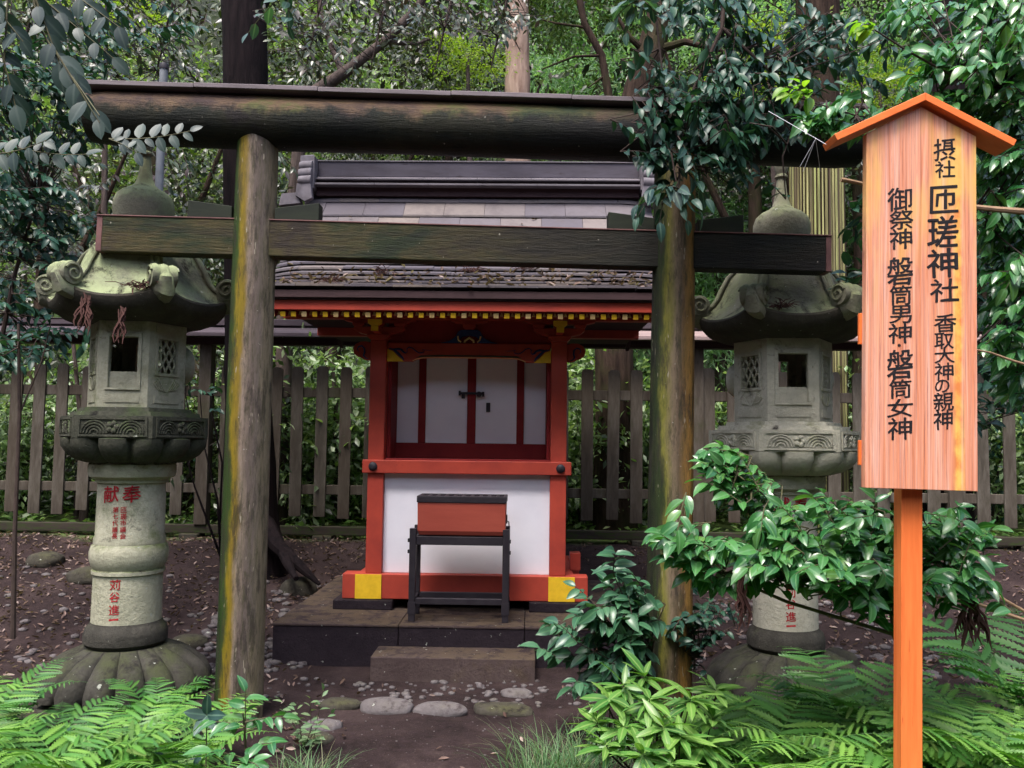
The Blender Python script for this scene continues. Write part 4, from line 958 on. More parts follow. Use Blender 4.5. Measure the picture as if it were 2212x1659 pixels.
o = at(1450, 330, 4.2); b = Bush(o)
b.stem([o, at(1462, 400, 4.2), at(1440, 430, 4.18)], .005, .003)
for a in range(7):
    e = at(1440 + 75 * math.cos(a * .9), 440 + 30 * math.sin(a * .9), 4.15); b.twig(at(1445, 405, 4.18), e, 5, .10, sag=.3)
b.twig(at(1462, 360, 4.2), at(1530, 420, 4.2), 6, .09, sag=.2)
b.build('camellia_spray', 'bluish camellia spray drooping against the top of the right torii post', 'tree branch', 'blue_leaf', 'stem_brown')
# ---- bright camellia at the top right, behind the signboard
o = at(2330, 700, 4.3); b = Bush(o)
b.stem([o, at(2210, 460, 4.0), at(2110, 445, 3.8)], .014, .008); b.stem([at(2330, 300, 4.0), at(2210, 205, 3.9), at(2060, 165, 3.7), at(1960, 110, 3.6), at(1890, 65, 3.5)], .009, .003)
b.stem([at(2160, 300, 4.0), at(2000, 270, 3.8), at(1850, 250, 3.7), at(1720, 210, 3.6)], .006, .0025); b.stem([o, at(2200, 760, 4), at(2110, 740, 3.8)], .008, .005)
for (px, py, rx, ry, Y, dY, c, n, L) in ((2140, 60, 80, 50, 3.9, .3, 16, 8, .24), (2160, 150, 70, 60, 3.8, .3, 16, 8, .24), (2010, 130, 90, 45, 3.7, .2, 9, 8, .24), (2060, 215, 90, 35, 3.8, .2, 12, 8, .24), (2160, 300, 60, 70, 3.9, .3, 18, 8, .24),
        (2160, 430, 50, 80, 3.9, .3, 20, 8, .24), (2170, 560, 50, 80, 3.9, .3, 20, 8, .22), (2165, 700, 50, 70, 3.9, .3, 20, 8, .22), (2180, 810, 40, 60, 4.0, .3, 12, 8, .22), (1960, 255, 70, 20, 3.7, .1, 8, 8, .22), (1800, 255, 80, 24, 3.65, .1, 10, 7, .2), (1960, 20, 60, 30, 4.2, .3, 7, 7, .2)):
    b.blob(px, py, rx, ry, Y, dY, int(c * 2.1), n + 1, .085, L=L * .9, droop=.1, direc=(-.7, -.25, -.1))
b.build('camellia_tree', 'bright glossy camellia foliage filling the right edge behind the signboard', 'tree', 'camellia_leaf', 'stem_brown')
o = at(1890, 60, 3.5); b = Bush(o)
for p_ in (at(1850, 45, 3.5), at(1870, 60, 3.5), at(1840, 70, 3.5)): b.twig(o, p_, 5, .075)
for p_ in (at(1690, 185, 3.6), at(1700, 200, 3.6), at(1725, 175, 3.6), at(1745, 215, 3.6)): b.twig(at(1750, 205, 3.6), p_, 5, .075)
b.build('young_shoots', 'yellow green young shoots at the camellia tips, left of the signboard roof', 'shoots', 'young_leaf', 'stem_green')
# dark mass behind the right side, down to the fence
o = at(2300, 900, 5.2); b = Bush(o); b.stem([at(2300, 1100, 5.2), at(2250, 800, 5.2), at(2180, 500, 5.2)], .03, .012)
for (px, py, rx, ry, c) in ((2150, 300, 90, 120, 26), (2150, 500, 80, 120, 26), (2140, 700, 90, 110, 26), (2130, 860, 100, 60, 20), (1880, 480, 70, 70, 9), (1850, 600, 50, 50, 7), (2010, 60, 130, 70, 20)):
    b.blob(px, py, rx, ry, 5.2, .5, c, 8, .10, L=.28)
b.build('dark_evergreen_shrub', 'dark evergreen shrub in the shade behind the bright camellia, right of the signboard', 'bush', 'camellia_leaf_dark')

# ---- left side sprays
def spray(name, label, stems, blobs, lm, size, sm='stem_green', tm=None, **k):
    b = Bush(stems[0][0])
    for s_ in stems: b.stem(s_, .007, .0025, 6)
    for bl in blobs: b.blob(*bl[:8], size, **{**dict(L=.2), **(bl[8] if len(bl) > 8 else {})})
    return b.build(name, label, 'tree branch', lm, sm, tm, **k)
o = at(60, -60, 2.7); b = Bush(o)
b.stem([o, at(85, 60, 2.7), at(130, 130, 2.7), at(180, 200, 2.65), at(215, 250, 2.6)], .004, .002); b.stem([at(20, -60, 2.8), at(10, 120, 2.8), at(5, 230, 2.8)], .004, .002)
b.twig(at(70, -20, 2.7), at(130, 140, 2.7), 8, .095, sag=.0); b.twig(at(120, 110, 2.7), at(215, 265, 2.62), 8, .095, sag=0, spread=.6); b.twig(at(95, 0, 2.75), at(250, 130, 2.8), 8, .085, sag=0); b.twig(at(0, 100, 2.8), at(35, 235, 2.8), 6, .09, sag=0); b.twig(at(-30, -10, 2.8), at(50, 90, 2.8), 7, .09, sag=0)
b.twig(at(150, -20, 3.0), at(260, 60, 3.0), 8, .085, sag=0)
for i in range(len(b.N)): b.D[i] = Vector((b.D[i].x * 1.3 + .5 * b.D[i].y, b.D[i].y * .4, b.D[i].z - .2)); b.N[i] = Vector(b.N[i]) * .5 + Vector((0, -1.6, .3))
b.build('drooping_spray', 'drooping bluish leaf spray in the top left corner, ending at the beam tip', 'tree branch', 'dim_leaf', 'stem_green', LF_BROAD)
b = Bush(at(230, 320, 3.8)); b.twig(at(235, 300, 3.8), at(415, 290, 3.9), 13, .085, sag=-.05, spread=1.2); b.twig(at(235, 300, 3.8), at(300, 330, 3.8), 4, .07)
for i in range(len(b.N)): b.D[i] = Vector((b.D[i].x, b.D[i].y * .3, b.D[i].y * 1.0 + .1 * b.D[i].z)); b.N[i] = Vector(b.N[i]) * .35 + Vector((0, -1.6, .3))
b.build('leafy_twig', 'flat grey green twig crossing in front of the left lantern finial tip', 'tree branch', 'dim_leaf', 'stem_green', LF_BROAD)
b = Bush(at(-60, 330, 3.3)); b.twig(at(-60, 330, 3.3), at(100, 318, 3.3), 10, .08, sag=-.1, spread=1.2); b.twig(at(40, 320, 3.3), at(190, 340, 3.35), 11, .075, sag=-.05, spread=1.2)
for i in range(len(b.N)): b.D[i] = Vector((b.D[i].x, b.D[i].y * .3, b.D[i].y * 1.0 + .1 * b.D[i].z)); b.N[i] = Vector(b.N[i]) * .35 + Vector((0, -.9, .3))
b.build('leafy_twig', 'green twig with a fan of oval leaves at the left edge, below the corner spray', 'tree branch', 'dim_leaf', 'stem_green', LF_BROAD)
b = Bush(at(640, -40, 3.8)); b.twig(at(640, -30, 3.8), at(530, 65, 3.8), 7, .085, sag=.1); b.twig(at(620, -20, 3.8), at(625, 60, 3.8), 5, .085)
b.build('leafy_twig', 'small bluish spray hanging from the top edge beside the big dark trunk', 'tree branch', 'blue_leaf', 'stem_green', LF_BROAD)
b = Bush(at(1385, -50, 3.8)); 
for q_ in ((1320, 40), (1350, 65), (1400, 70), (1430, 45), (1445, 15), (1330, 5)): b.twig(at(1385, 0, 3.8), at(*q_, 3.8), 5, .09, sag=.2)
b.stem([at(1385, -60, 3.8), at(1385, 0, 3.8)], .004, .003)
b.build('leafy_twig', 'bluish camellia spray hanging from the top edge above the leaning trunk', 'tree branch', 'blue_leaf', 'stem_green', LF_BROAD)
# darker foliage behind and beside the left lantern
o = at(-80, 1100, 5.9); b = Bush(o); b.stem([at(-60, 1300, 5.9), at(-30, 900, 5.9), at(30, 600, 5.8), at(80, 430, 5.8)], .025, .008)
for (px, py, rx, ry, c, n) in ((80, 400, 110, 40, 18, 8), (60, 480, 110, 50, 20, 8), (120, 560, 90, 40, 13, 8), (60, 650, 70, 60, 14, 8), (180, 470, 50, 60, 8, 7), (60, 760, 70, 40, 10, 7), (150, 740, 40, 30, 5, 7), (140, 300, 120, 50, 22, 9), (60, 200, 110, 60, 22, 9), (200, 220, 60, 50, 10, 9), (330, 60, 110, 40, 10, 8), (160, 100, 110, 60, 16, 8)):
    b.blob(px, py, rx, ry, 5.8, .3, int(c * 1.5), n + 1, .085, L=.26, direc=(.7, -.2, -.15))
b.build('shaded_bush', 'dark shaded evergreen bush behind the left lantern at the left edge', 'bush', 'camellia_leaf_dark')
b = Bush(at(40, 1380, 5.0)); o = b.o
b.stem([at(28, 1380, 5.0), at(32, 1150, 5.0), at(42, 900, 5.0), at(40, 700, 5.0)], .015, .008); b.stem([at(40, 900, 5), at(90, 780, 5.1), at(110, 700, 5.1)], .006, .003)
b.blob(60, 740, 60, 40, 5.0, .1, 5, 7, .08); b.build('thin_sapling', 'thin dark sapling stem rising at the left edge in front of the fence', 'sapling', 'camellia_leaf_dark')
b = Bush(at(480, 1250, 6.0))
for pts in (((478, 1230), (470, 1080), (440, 960), (432, 850)), ((474, 1150), (480, 1000), (455, 880), (470, 760)), ((476, 1200), (420, 1050), (395, 960)), ((440, 960), (410, 900), (400, 850))):
    b.stem([at(x, y, 6.0) for x, y in pts], .010, .003, 6)
b.blob(440, 850, 40, 60, 6.0, .1, 5, 6, .06, L=.15); b.blob(400, 950, 25, 30, 6.0, .1, 2, 6, .05, L=.12)
b.build('bare_shrub', 'bare twiggy dark shrub between left lantern and torii post', 'bush', 'camellia_leaf_dark', 'bark_dark')

# dark overhanging boughs between the gate and the wood
for lab, blobs, seed_ in (('dark small leaved boughs filling the top left corner behind the torii beam end', ((60, 60, 130, 70, 26), (220, 60, 100, 60, 22), (350, 60, 100, 60, 22), (150, 160, 140, 40, 20), (380, 140, 80, 40, 12), (120, 380, 110, 70, 22), (400, 390, 60, 60, 9), (160, 520, 60, 60, 9), (420, 560, 40, 40, 6)), 1),
                    ('dark brownish boughs above the left middle of the torii beam, right of the black trunk', ((660, 40, 90, 50, 18), (780, 50, 90, 60, 16), (920, 30, 100, 40, 20), (1040, 50, 80, 50, 18), (1130, 40, 50, 40, 10), (700, 140, 70, 30, 8), (640, 370, 50, 60, 6)), 2)):
    o = at(100 if seed_ == 1 else 850, -330, 7.0); b = Bush(o)
    xs_ = (60, 220, 360) if seed_ == 1 else (680, 820, 960, 1080)
    for x_ in xs_: b.stem([o, at(x_ + 30, -60, 7.0), at(x_, 60, 7.0), at(x_ - 20, 150, 7.0)], .022, .005, 6)
    for (px, py, rx, ry, c) in blobs: b.blob(px, py, rx, ry, 7.0, .5, int(c * 1.5), 9, .085, L=.30, droop=.1, direc=(.3, -.3, -.35))
    b.build('overhanging_boughs', lab, 'tree branch', 'wood_leaf_dark', 'stem_brown', LF_MID)
# ---- bright rosette plant at the foot of the right post
o = at(1410, 1690, 3.7); o.z = ground_z(o.x, o.y); b = Bush(o)
for (px, py, Y) in ((1310, 1500, 3.7), (1350, 1470, 3.75), (1400, 1500, 3.6), (1340, 1560, 3.55), (1420, 1560, 3.5), (1480, 1500, 3.65), (1470, 1580, 3.5), (1380, 1620, 3.4), (1530, 1540, 3.7), (1310, 1600, 3.5), (1450, 1640, 3.4), (1550, 1480, 3.8), (1395, 1450, 3.85), (1510, 1600, 3.55), (1280, 1550, 3.65)):
    e = at(px, py + 22, Y); s_ = o.lerp(e, .35) + Vector((0, 0, .02))
    b.st.tube([Vector((0, 0, 0)), s_ - o, e - o], [.006, .005, .004], 6)
    b.twig(e - Vector((0, 0, .08)) + (s_ - e) * .1, e + Vector((random.uniform(-.02, .02), -.02, .03)), 15, .135, rosette=True, sag=0)
b.build('rosette_shrub', 'light green shrub with long leaf rosettes at the foot of the right torii post', 'bush', 'bright_leaf', 'stem_brown', LF_LANCE)
# ---- seedling and small plants at the left post
o = at(540, 1720, 3.35); o.z = ground_z(o.x, o.y); b = Bush(o)
b.stem([o, at(530, 1600, 3.35), at(525, 1540, 3.3)], .005, .003)
b.twig(at(530, 1580, 3.32), at(530, 1490, 3.3), 6, .075, sag=0); b.twig(at(530, 1560, 3.3), at(615, 1545, 3.3), 7, .078); b.twig(at(528, 1570, 3.3), at(450, 1555, 3.3), 6, .075); b.twig(at(530, 1620, 3.3), at(590, 1600, 3.2), 6, .08); b.twig(at(530, 1640, 3.2), at(455, 1620, 3.1), 6, .085); b.twig(at(530, 1650, 3.2), at(560, 1650, 3.0), 5, .09)
b.build('camellia_seedling', 'small glossy camellia seedling in front of the left torii post foot', 'plant', 'camellia_leaf', 'stem_green')
o = at(447, 1640, 3.6); o.z = ground_z(o.x, o.y); b = Bush(o); b.stem([o, at(447, 1540, 3.6)], .004, .002)
for q_ in ((447, 1490), (410, 1540), (490, 1545), (430, 1570), (475, 1580)): b.P.append(at(447, 1545, 3.6) - o); b.D.append(at(*q_, 3.55) - at(447, 1545, 3.6)); b.N.append(Vector((0, -1, .4))); b.S.append(.10)
b.build('upright_seedling', 'seedling with one upright pale blue toothed leaf left of the torii post foot', 'plant', 'blue_leaf', 'stem_green', leaf_tmpl(6, .5, .15, .1, wave=.03))
o = at(660, 1600, 4.3); o.z = ground_z(o.x, o.y); b = Bush(o)
for (px, py, n_) in ((640, 1510, 8), (700, 1480, 8), (670, 1500, 8), (620, 1540, 8), (680, 1550, 7), (720, 1530, 6), (600, 1500, 7), (650, 1570, 7), (690, 1590, 7)):
    b.twig(o + Vector(rng.standard_normal(3)) * .02 + Vector((0, 0, .03)), at(px, py, 4.2 + random.uniform(-.15, .1)), n_, .05, sag=.05, r=.002)
b.build('small_weed', 'small pale weed with oval leaves right of the left torii post, beside the path', 'weed', 'weed_leaf', 'stem_green', LF_MID)

# ---- grass tufts
def grass(px, py, Y, w, n, L, label):
    o = at(px, py, Y); o.z = ground_z(o.x, o.y); V, F = [], []
    for i in range(n):
        bx, by = rng.standard_normal(2) * w * .5; a = random.uniform(0, 6.283); l = L * random.uniform(.5, 1.1); out = random.uniform(.35, 1.0)
        bz = ground_z(o.x + bx, o.y + by) - o.z - .01
        base_ = Vector((bx, by, bz)); d = Vector((math.cos(a), math.sin(a), 0)); sdv = Vector((-d.y, d.x, 0)) * .0027
        k0 = len(V)
        for j in range(5):
            t = j / 4; p = base_ + d * l * out * t ** 1.4 + Vector((0, 0, l * (1.0 * t - .62 * out * t * t)))
            w_ = (1 - t * .9)
            V += [tuple(p + sdv * w_), tuple(p - sdv * w_)]
        for j in range(4): F.append((k0 + 2 * j, k0 + 2 * j + 1, k0 + 2 * j + 3, k0 + 2 * j + 2))
    g_ = np_mesh('grass_tuft', np.array(V), [np.array(F)], 'grass_blade'); g_.location = o
    tag(g_, label, 'grass tuft', 'grass tufts along the path')
grass(1220, 1640, 3.9, .26, 600, .30, 'large fine leaved grass tuft right of the path, left of the rosette shrub')
grass(1170, 1690, 3.6, .13, 160, .24, 'thin pale grass tuft at the bottom edge right of the path')
grass(660, 1670, 3.75, .15, 240, .24, 'fine grass tuft on the left side of the path')
grass(1330, 1600, 4.2, .14, 140, .24, 'grass tuft behind the light green rosette shrub')

# ---- ferns
def pinna_tmpl(n=11, w=.20):
    """one long leaflet of a frond with a toothed outline"""
    V, F3, F4 = [], [], []; idx = {}
    def av(k, p): idx[k] = len(V); V.append(p)
    for i in range(n + 1):
        t = i / n; ww = w / 2 * (math.sin(math.pi * (t * .80 + .17)) if i < n else 0) ** .8 if i < n else 0
        z = -.16 * t * t
        av(('m', i), (t, 0, z))
        for s_ in (-1, 1):
            av(('e', i, s_), (t, s_ * ww * .42, z + ww * .10)); av(('p', i, s_), (min(t + 1.05 / n, 1), s_ * ww, z + ww * .02))
    for i in range(n):
        for s_ in (-1, 1):
            q = (idx['m', i], idx['m', i + 1], idx['e', i + 1, s_], idx['e', i, s_]); t3 = (idx['e', i, s_], idx['e', i + 1, s_], idx['p', i, s_])
            F4.append(q if s_ > 0 else q[::-1]); F3.append(t3 if s_ > 0 else t3[::-1])
    return np.array(V, float), [np.array(F3), np.array(F4)], np.zeros(len(V))
LF_PINNA = pinna_tmpl()
def fern_mesh(nf, L, seed, mname, upr=.8):
    rs = np.random.default_rng(seed); P, D, Nn, S = [], [], [], []; rach = MB()
    for f in range(nf):
        az = 2 * math.pi * (f + rs.random() * .5) / nf; l = L * rs.uniform(.75, 1.12); up_ = upr * rs.uniform(.75, 1.2)
        dh = np.array([math.cos(az), math.sin(az), 0]); sv = np.array([-math.sin(az), math.cos(az), 0]); bend = rs.uniform(-.2, .2)
        def pos(t): return dh * l * (.80 * t + .1 * t * t) + np.array([0, 0, l * up_ * (1.45 * t - .85 * t * t)]) + sv * bend * l * t * t
        pts = [pos(t) for t in np.linspace(0, 1, 10)]; rach.tube([tuple(p) for p in pts], [.0032 * (1 - .08 * i) for i in range(10)], 4)
        npn = 17
        for i in range(npn):
            t = .20 + .80 * (i / (npn - 1)) ** .92; p = pos(t); tg = pos(min(t + .02, 1.02)) - pos(t - .02); tg /= np.linalg.norm(tg)
            nrm = np.cross(tg, sv); nrm *= np.sign(nrm[2]) if nrm[2] else 1
            pl = l * .36 * math.sin(math.pi * min(t * .80 + .18, 1)) ** .9 * (1.04 - t) ** .4
            for sgn in (-1, 1):
                d = sv * sgn * .93 + tg * .42 + nrm * rs.uniform(-.15, .10) + rs.standard_normal(3) * .05
                P.append(p); D.append(d); Nn.append(nrm + rs.standard_normal(3) * .10); S.append(pl * rs.uniform(.9, 1.1))
        P.append(pos(1)); D.append(pos(1) - pos(.97)); Nn.append(nrm); S.append(l * .06)
    V, F, mid = scatter(LF_PINNA, P, D, Nn, S)
    rv_ = np.array(rach.v); F4 = np.array([f for f in rach.f if len(f) == 4]) + len(V)
    return np_mesh('fern', np.concatenate([V, rv_]), F + [F4], mname, mid=None, smooth=False)
protos = [fern_mesh(8, .60, 1, 'fern_leaf', .65), fern_mesh(7, .68, 2, 'fern_leaf', .75), fern_mesh(9, .54, 3, 'fern_leaf_deep', .6), fern_mesh(7, .60, 4, 'fern_leaf', .5), fern_mesh(6, .70, 5, 'fern_leaf_deep', .85)]
FERNS = [  # px, py of the root, depth, prototype, scale, label
 (60, 1700, 3.5, 0, 1.0, 'bright fern in the bottom left corner'), (200, 1690, 3.6, 1, .95, 'bright fern at the bottom edge, second from the left corner'),
 (330, 1700, 3.5, 3, 1.05, 'broad flat fern at the bottom edge below the left lantern'), (130, 1590, 4.1, 2, .95, 'deeper green fern behind the corner fern, left of the lantern base'),
 (290, 1600, 4.1, 0, .95, 'bright fern right in front of the left lantern base'), (430, 1630, 3.9, 1, .85, 'fern between the left lantern and the left torii post'),
 (20, 1560, 4.2, 4, .8, 'tall fern at the left edge beside the lantern base'), (350, 1540, 4.55, 4, .62, 'small grey green fern standing alone before the left lantern foot'),
 (470, 1710, 3.4, 2, .75, 'small fern at the bottom edge left of the camellia seedling'), (-60, 1660, 3.8, 1, 1.0, 'fern cut by the left edge of the view'),
 (380, 1640, 3.8, 0, .8, 'fern in the middle of the left fern bed'),
 (1620, 1680, 3.6, 1, 1.05, 'bright fern at the bottom edge right of the rosette shrub'), (1760, 1650, 3.7, 0, 1.1, 'large bright fern below the pale lantern base'),
 (1890, 1690, 3.5, 3, 1.0, 'flat fern at the bottom edge just left of the signpost'), (1700, 1590, 4.2, 2, .95, 'deeper green fern right under the pale lantern base'),
 (1850, 1590, 4.1, 4, .95, 'tall fern between the pale lantern and the signpost'), (2080, 1700, 3.4, 1, 1.0, 'bright fern at the bottom edge just right of the signpost'),
 (2190, 1660, 3.5, 0, 1.15, 'large bright fern in the bottom right corner'), (2120, 1590, 4.0, 2, 1.0, 'deeper green fern behind the signpost on its right'),
 (2240, 1540, 4.2, 4, 1.2, 'tall fern leaning in from the right edge'), (1560, 1620, 4.0, 3, .75, 'low fern between the rosette shrub and the pale lantern'),
 (1980, 1620, 3.9, 0, .9, 'fern right behind the signpost'), (1690, 1720, 3.3, 2, .8, 'small deep green fern at the bottom edge under the large fern'), (2010, 1540, 4.5, 2, .8, 'shaded fern behind the signpost, farthest back'),
 (1660, 1600, 3.9, 0, 1.1, 'bright fern with upright fronds just right of the rosette shrub'), (1810, 1560, 3.8, 1, 1.0, 'bright fern directly below the dark shaft ring of the pale lantern'), (1930, 1600, 3.75, 3, 1.1, 'bright fern touching the left side of the signpost'), (2170, 1560, 3.7, 1, 1.15, 'tall bright fern right of the signpost, reaching the withered frond'), (2060, 1640, 3.6, 0, 1.0, 'bright fern close on the right side of the signpost'), (1730, 1730, 3.2, 3, .9, 'flat fern cut by the bottom edge between rosette shrub and signpost')]
for i, (px, py, Y, k, sc, lab) in enumerate(FERNS):
    f = protos[k] if not any(x[3] == k for x in FERNS[:i]) else protos[k].copy()
    if f is not protos[k]: COL.objects.link(f)
    p = at(px, 1000, Y); f.location = (p.x, p.y, ground_z(p.x, p.y)); f.rotation_euler = (random.uniform(-.08, .08), random.uniform(-.08, .08), i * 1.7); sc *= .88 if px < 600 else 1.08; f.scale = (sc, sc, sc * (1.05 if k == 4 else 1))
    tag(f, lab, 'fern', 'ferns in front of the lanterns')

# low leafy undergrowth between the ferns
pts = []
for _ in range(3600):
    x, y = (random.uniform(.75, 3.4), random.uniform(3.0, 4.7)) if random.random() < .6 else (random.uniform(-3.4, -1.35), random.uniform(3.0, 4.5))
    if noise.noise(Vector((x * 2.2, y * 2.2, 7))) > -.2: pts.append((x, y, ground_z(x, y) + random.uniform(.01, .13)))
n = len(pts)
o = leaves('undergrowth', LF_MID, pts, rv(n) * np.array([1, 1, .35]), rv(n, .4) + np.array([0, -.3, 1]), rng.uniform(.03, .075, n), 'camellia_leaf_dark'); tag(o, 'low dark leafy undergrowth between the ferns', 'undergrowth', kind='stuff')

# ================================================================== stones, pebbles, fallen leaves
def rock_mesh(sx_, sy_, sz_, seed, rough=.18, sub=3):
    bm = bmesh.new(); bmesh.ops.create_icosphere(bm, subdivisions=sub, radius=1)
    for v in bm.verts:
        n_ = 1 + rough * noise.noise(v.co * 1.3 + Vector((seed, 0, 0))) + rough * .4 * noise.noise(v.co * 3.5 + Vector((0, seed, 0)))
        c = v.co * n_
        c = Vector([math.copysign(abs(q) ** .82, q) for q in c])
        v.co = Vector((c.x * sx_, c.y * sy_, c.z * sz_))
    me = bpy.data.meshes.new('stone'); bm.to_mesh(me); bm.free()
    me.polygons.foreach_set('use_smooth', [True] * len(me.polygons)); return me
def rock(px0, px1, py, h, Y, label, m_='river_stone', dep=.7, seed=1, group=None):
    a, c = at(px0, py, Y), at(px1, py, Y); w = (c.x - a.x) / 2; p = (a + c) / 2
    me = rock_mesh(w, w * dep, h, seed); me.materials.append(MATS[m_])
    o = bpy.data.objects.new('stone', me); COL.objects.link(o); o.location = (p.x, p.y, ground_z(p.x, p.y) + h * .25); o.rotation_euler = (0, 0, random.uniform(-.15, .15))
    tag(o, label, 'stone', group)
G = 'flat stones set across the path'
rock(775, 892, 1500, .055, 4.92, 'large rounded pale flat stone at the middle left of the path edging', seed=1, group=G, dep=.55)
rock(893, 1008, 1503, .048, 4.90, 'squarish flat stone next to the large pale one, centre of the path', seed=2, group=G, dep=.45)
rock(1020, 1155, 1500, .035, 4.95, 'dark purplish flat stone at the right of the path edging', 'under_stone', seed=3, group=G, dep=.5)
rock(690, 778, 1510, .035, 4.95, 'brownish flat stone left of the large pale stone', 'under_stone', seed=4, group=G, dep=.6)
rock(655, 738, 1545, .03, 4.6, 'small grey flat stone nearest the left path edge', seed=5, group=G)
rock(640, 720, 1580, .03, 4.4, 'dull flat stone half sunk beside the weed on the left', 'under_stone', seed=6, group=G)
rock(608, 686, 1235, .10, 7.4, 'round mossy stone behind the left torii post near the tree root', 'under_stone', seed=7)
rock(370, 452, 1310, .06, 6.3, 'brown stone right of the left lantern shaft', 'under_stone', seed=8)
rock(1770, 1850, 1400, .10, 5.9, 'dark round stone right behind the pale lantern foot', 'under_stone', seed=9)
rock(1850, 1950, 1440, .08, 5.6, 'dark stone between the pale lantern and the signpost', 'under_stone', seed=10)
rock(1080, 1150, 1450, .03, 5.25, 'small stone at the right end of the stone step', seed=12)
rock(150, 245, 1210, .09, 7.6, 'dark stone lying left of the left lantern shaft', 'under_stone', seed=13)
rock(60, 140, 1190, .09, 8.0, 'dark stone in front of the fence at the left edge', 'under_stone', seed=14)
# pebbles: many small ones in one stuff object
pm = [rock_mesh(1, .8, .5, s_, .2, 1) for s_ in (20, 21, 22)]
pv = [np.array([tuple(v.co) for v in m_.vertices]) for m_ in pm]; pfc = [np.array([tuple(p.vertices) for p in m_.polygons]) for m_ in pm]
V, F, off = [], [], 0
def pebble(x, y, s_):
    global off
    k = random.randrange(3); a = random.uniform(0, 6.28); c_, n_ = math.cos(a), math.sin(a)
    v_ = pv[k] * s_; v_ = np.stack([v_[:, 0] * c_ - v_[:, 1] * n_ + x, v_[:, 0] * n_ + v_[:, 1] * c_ + y, v_[:, 2] + ground_z(x, y) + s_ * .12], 1)
    V.append(v_); F.append(pfc[k] + off); off += len(v_)
for _ in range(170): pebble(random.gauss(-.15, .75), random.uniform(5.0, 5.5), random.uniform(.008, .032))
for _ in range(260): pebble(random.uniform(-2.3, -1.35), random.uniform(5.6, 7.6), random.uniform(.015, .055))
for _ in range(150): pebble(random.uniform(1.2, 3.2), random.uniform(5.6, 7.6), random.uniform(.015, .05))
for _ in range(200): pebble(random.uniform(-.9, .6), random.uniform(3.2, 4.9), random.uniform(.002, .007))
for _ in range(120): pebble(random.uniform(-5, -2.4), random.uniform(5.6, 8.0), random.uniform(.015, .05))
t = np_mesh('pebbles', np.concatenate(V), [np.concatenate(F)], 'river_stone'); tag(t, 'scattered small pebbles on the soil', 'pebbles', kind='stuff')
# leaf litter on the ground
def litter(name, pts, size, label, m_='dry_leaf'):
    n = len(pts); P = np.array(pts); D = rv(n); D[:, 2] *= .25; Nn = rv(n, .45) + np.array([0, 0, 1.0])
    o = leaves(name, LF_DRY, P, D, Nn, size * rng.uniform(.5, 1.2, n), m_); tag(o, label, 'fallen leaves', kind='stuff')
pts = []
for (x0, x1, y0, y1, n) in ((-6, -1.4, 6.6, 9.6, 3200), (1.2, 6, 6.0, 9.4, 3000), (-6, -1.3, 5.0, 7, 500), (-1.5, 1.5, 8.1, 9.2, 300), (-.9, .6, 3.3, 5.4, 26), (1.6, 4.5, 5.3, 6.4, 500), (-6, -2.6, 5.2, 6.6, 600), (-1.6, -1.0, 4.2, 5.5, 60), (-2.6, 2.6, 2.8, 4.6, 90)):
    for _ in range(n):
        x, y = random.uniform(x0, x1), random.uniform(y0, y1); pts.append((x, y, ground_z(x, y) + .008))
litter('fallen_leaves', pts, .05, 'dry brown and pinkish fallen leaves covering the ground by the fence')
# on the shrine roof, thick on the low courses
pts = []
for _ in range(420):
    x = random.uniform(-1.35, 1.4); u = abs(random.gauss(.22, .13)); u = min(u, .6); pts.append(tuple(shrine_pt(x, -.5 + u, roof_z(u) + .030)))
for _ in range(26):
    x = random.uniform(-1.2, 1.3); u = random.uniform(.6, 1.15); pts.append(tuple(shrine_pt(x, -.5 + u, roof_z(u) + .026)))
litter('roof_leaves', pts, .058, 'dry curled leaves lying on the shrine roof boards')
def frond(name, pts_fn, n, label, cat='dead frond'):
    b = MB()
    for _ in range(n): b.tube(*pts_fn(), 4)
    o = b.build(name, 'dead_twig'); tag(o, label, cat); return o
def hang(c, L, w):
    def f():
        a = random.uniform(-1, 1); p0 = c + Vector((a * w * .35, random.uniform(-.03, .0), random.uniform(-.02, .03)))
        l = L * random.uniform(.5, 1)
        return [p0 + Vector((a * w * t + .01 * math.sin(t * 9 + a * 9), -.03 * t, -l * t)) for t in np.linspace(0, 1, 6)], [.0035, .005, .0055, .006, .005, .002]
    return f
frond('dead_cedar_frond', hang(at(190, 645, 4.60), .20, .035), 18, 'dead reddish cedar frond hanging off the left side of the left lantern roof')
frond('dead_cedar_frond', hang(at(268, 672, 4.60), .19, .022), 14, 'dead cedar frond hanging in front of the left lantern window')
frond('dead_cedar_frond', hang(at(2088, 1290, 3.75), .22, .06), 30, 'withered brown frond hanging under the bush right of the signpost')
frond('dead_cedar_frond', hang(at(1600, 1245, 3.55), .20, .02), 12, 'thin withered frond hanging under the camellia bush, left of the pale shaft')
def heap(c, r, lie=.3):
    def f():
        d = Vector(rng.standard_normal(3)); d.z *= .25; d = d.normalized() * random.uniform(.3, 1) * r; p = c + Vector(rng.standard_normal(3)) * r * .25; p.z = c.z + abs(p.z - c.z) * .4
        return [p, p + d * .5 + Vector((0, 0, .01)), p + d], [.002, .003, .002]
    return f
frond('dead_cedar_frond', heap(at(300, 622, 4.66), .11), 60, 'heap of dead cedar twigs caught on the left lantern roof')
frond('dead_cedar_frond', heap(at(1690, 665, 4.86), .09), 50, 'reddish heap of dead twigs caught on the right lantern roof')
for (x, u, lab) in ((-.95, .12, 'dead twig bundle on the shrine roof, leftmost'), (-.62, .33, 'dead twig bundle on the shrine roof beside the left post'), (.02, .38, 'dead twig bundle at the middle of the shrine roof'), (.42, .42, 'compact dead twig bundle right of the middle of the shrine roof')):
    frond('dead_twigs', heap(shrine_pt(x, -.5 + u, roof_z(u) + .03), .12), 40, lab, 'dead twigs')
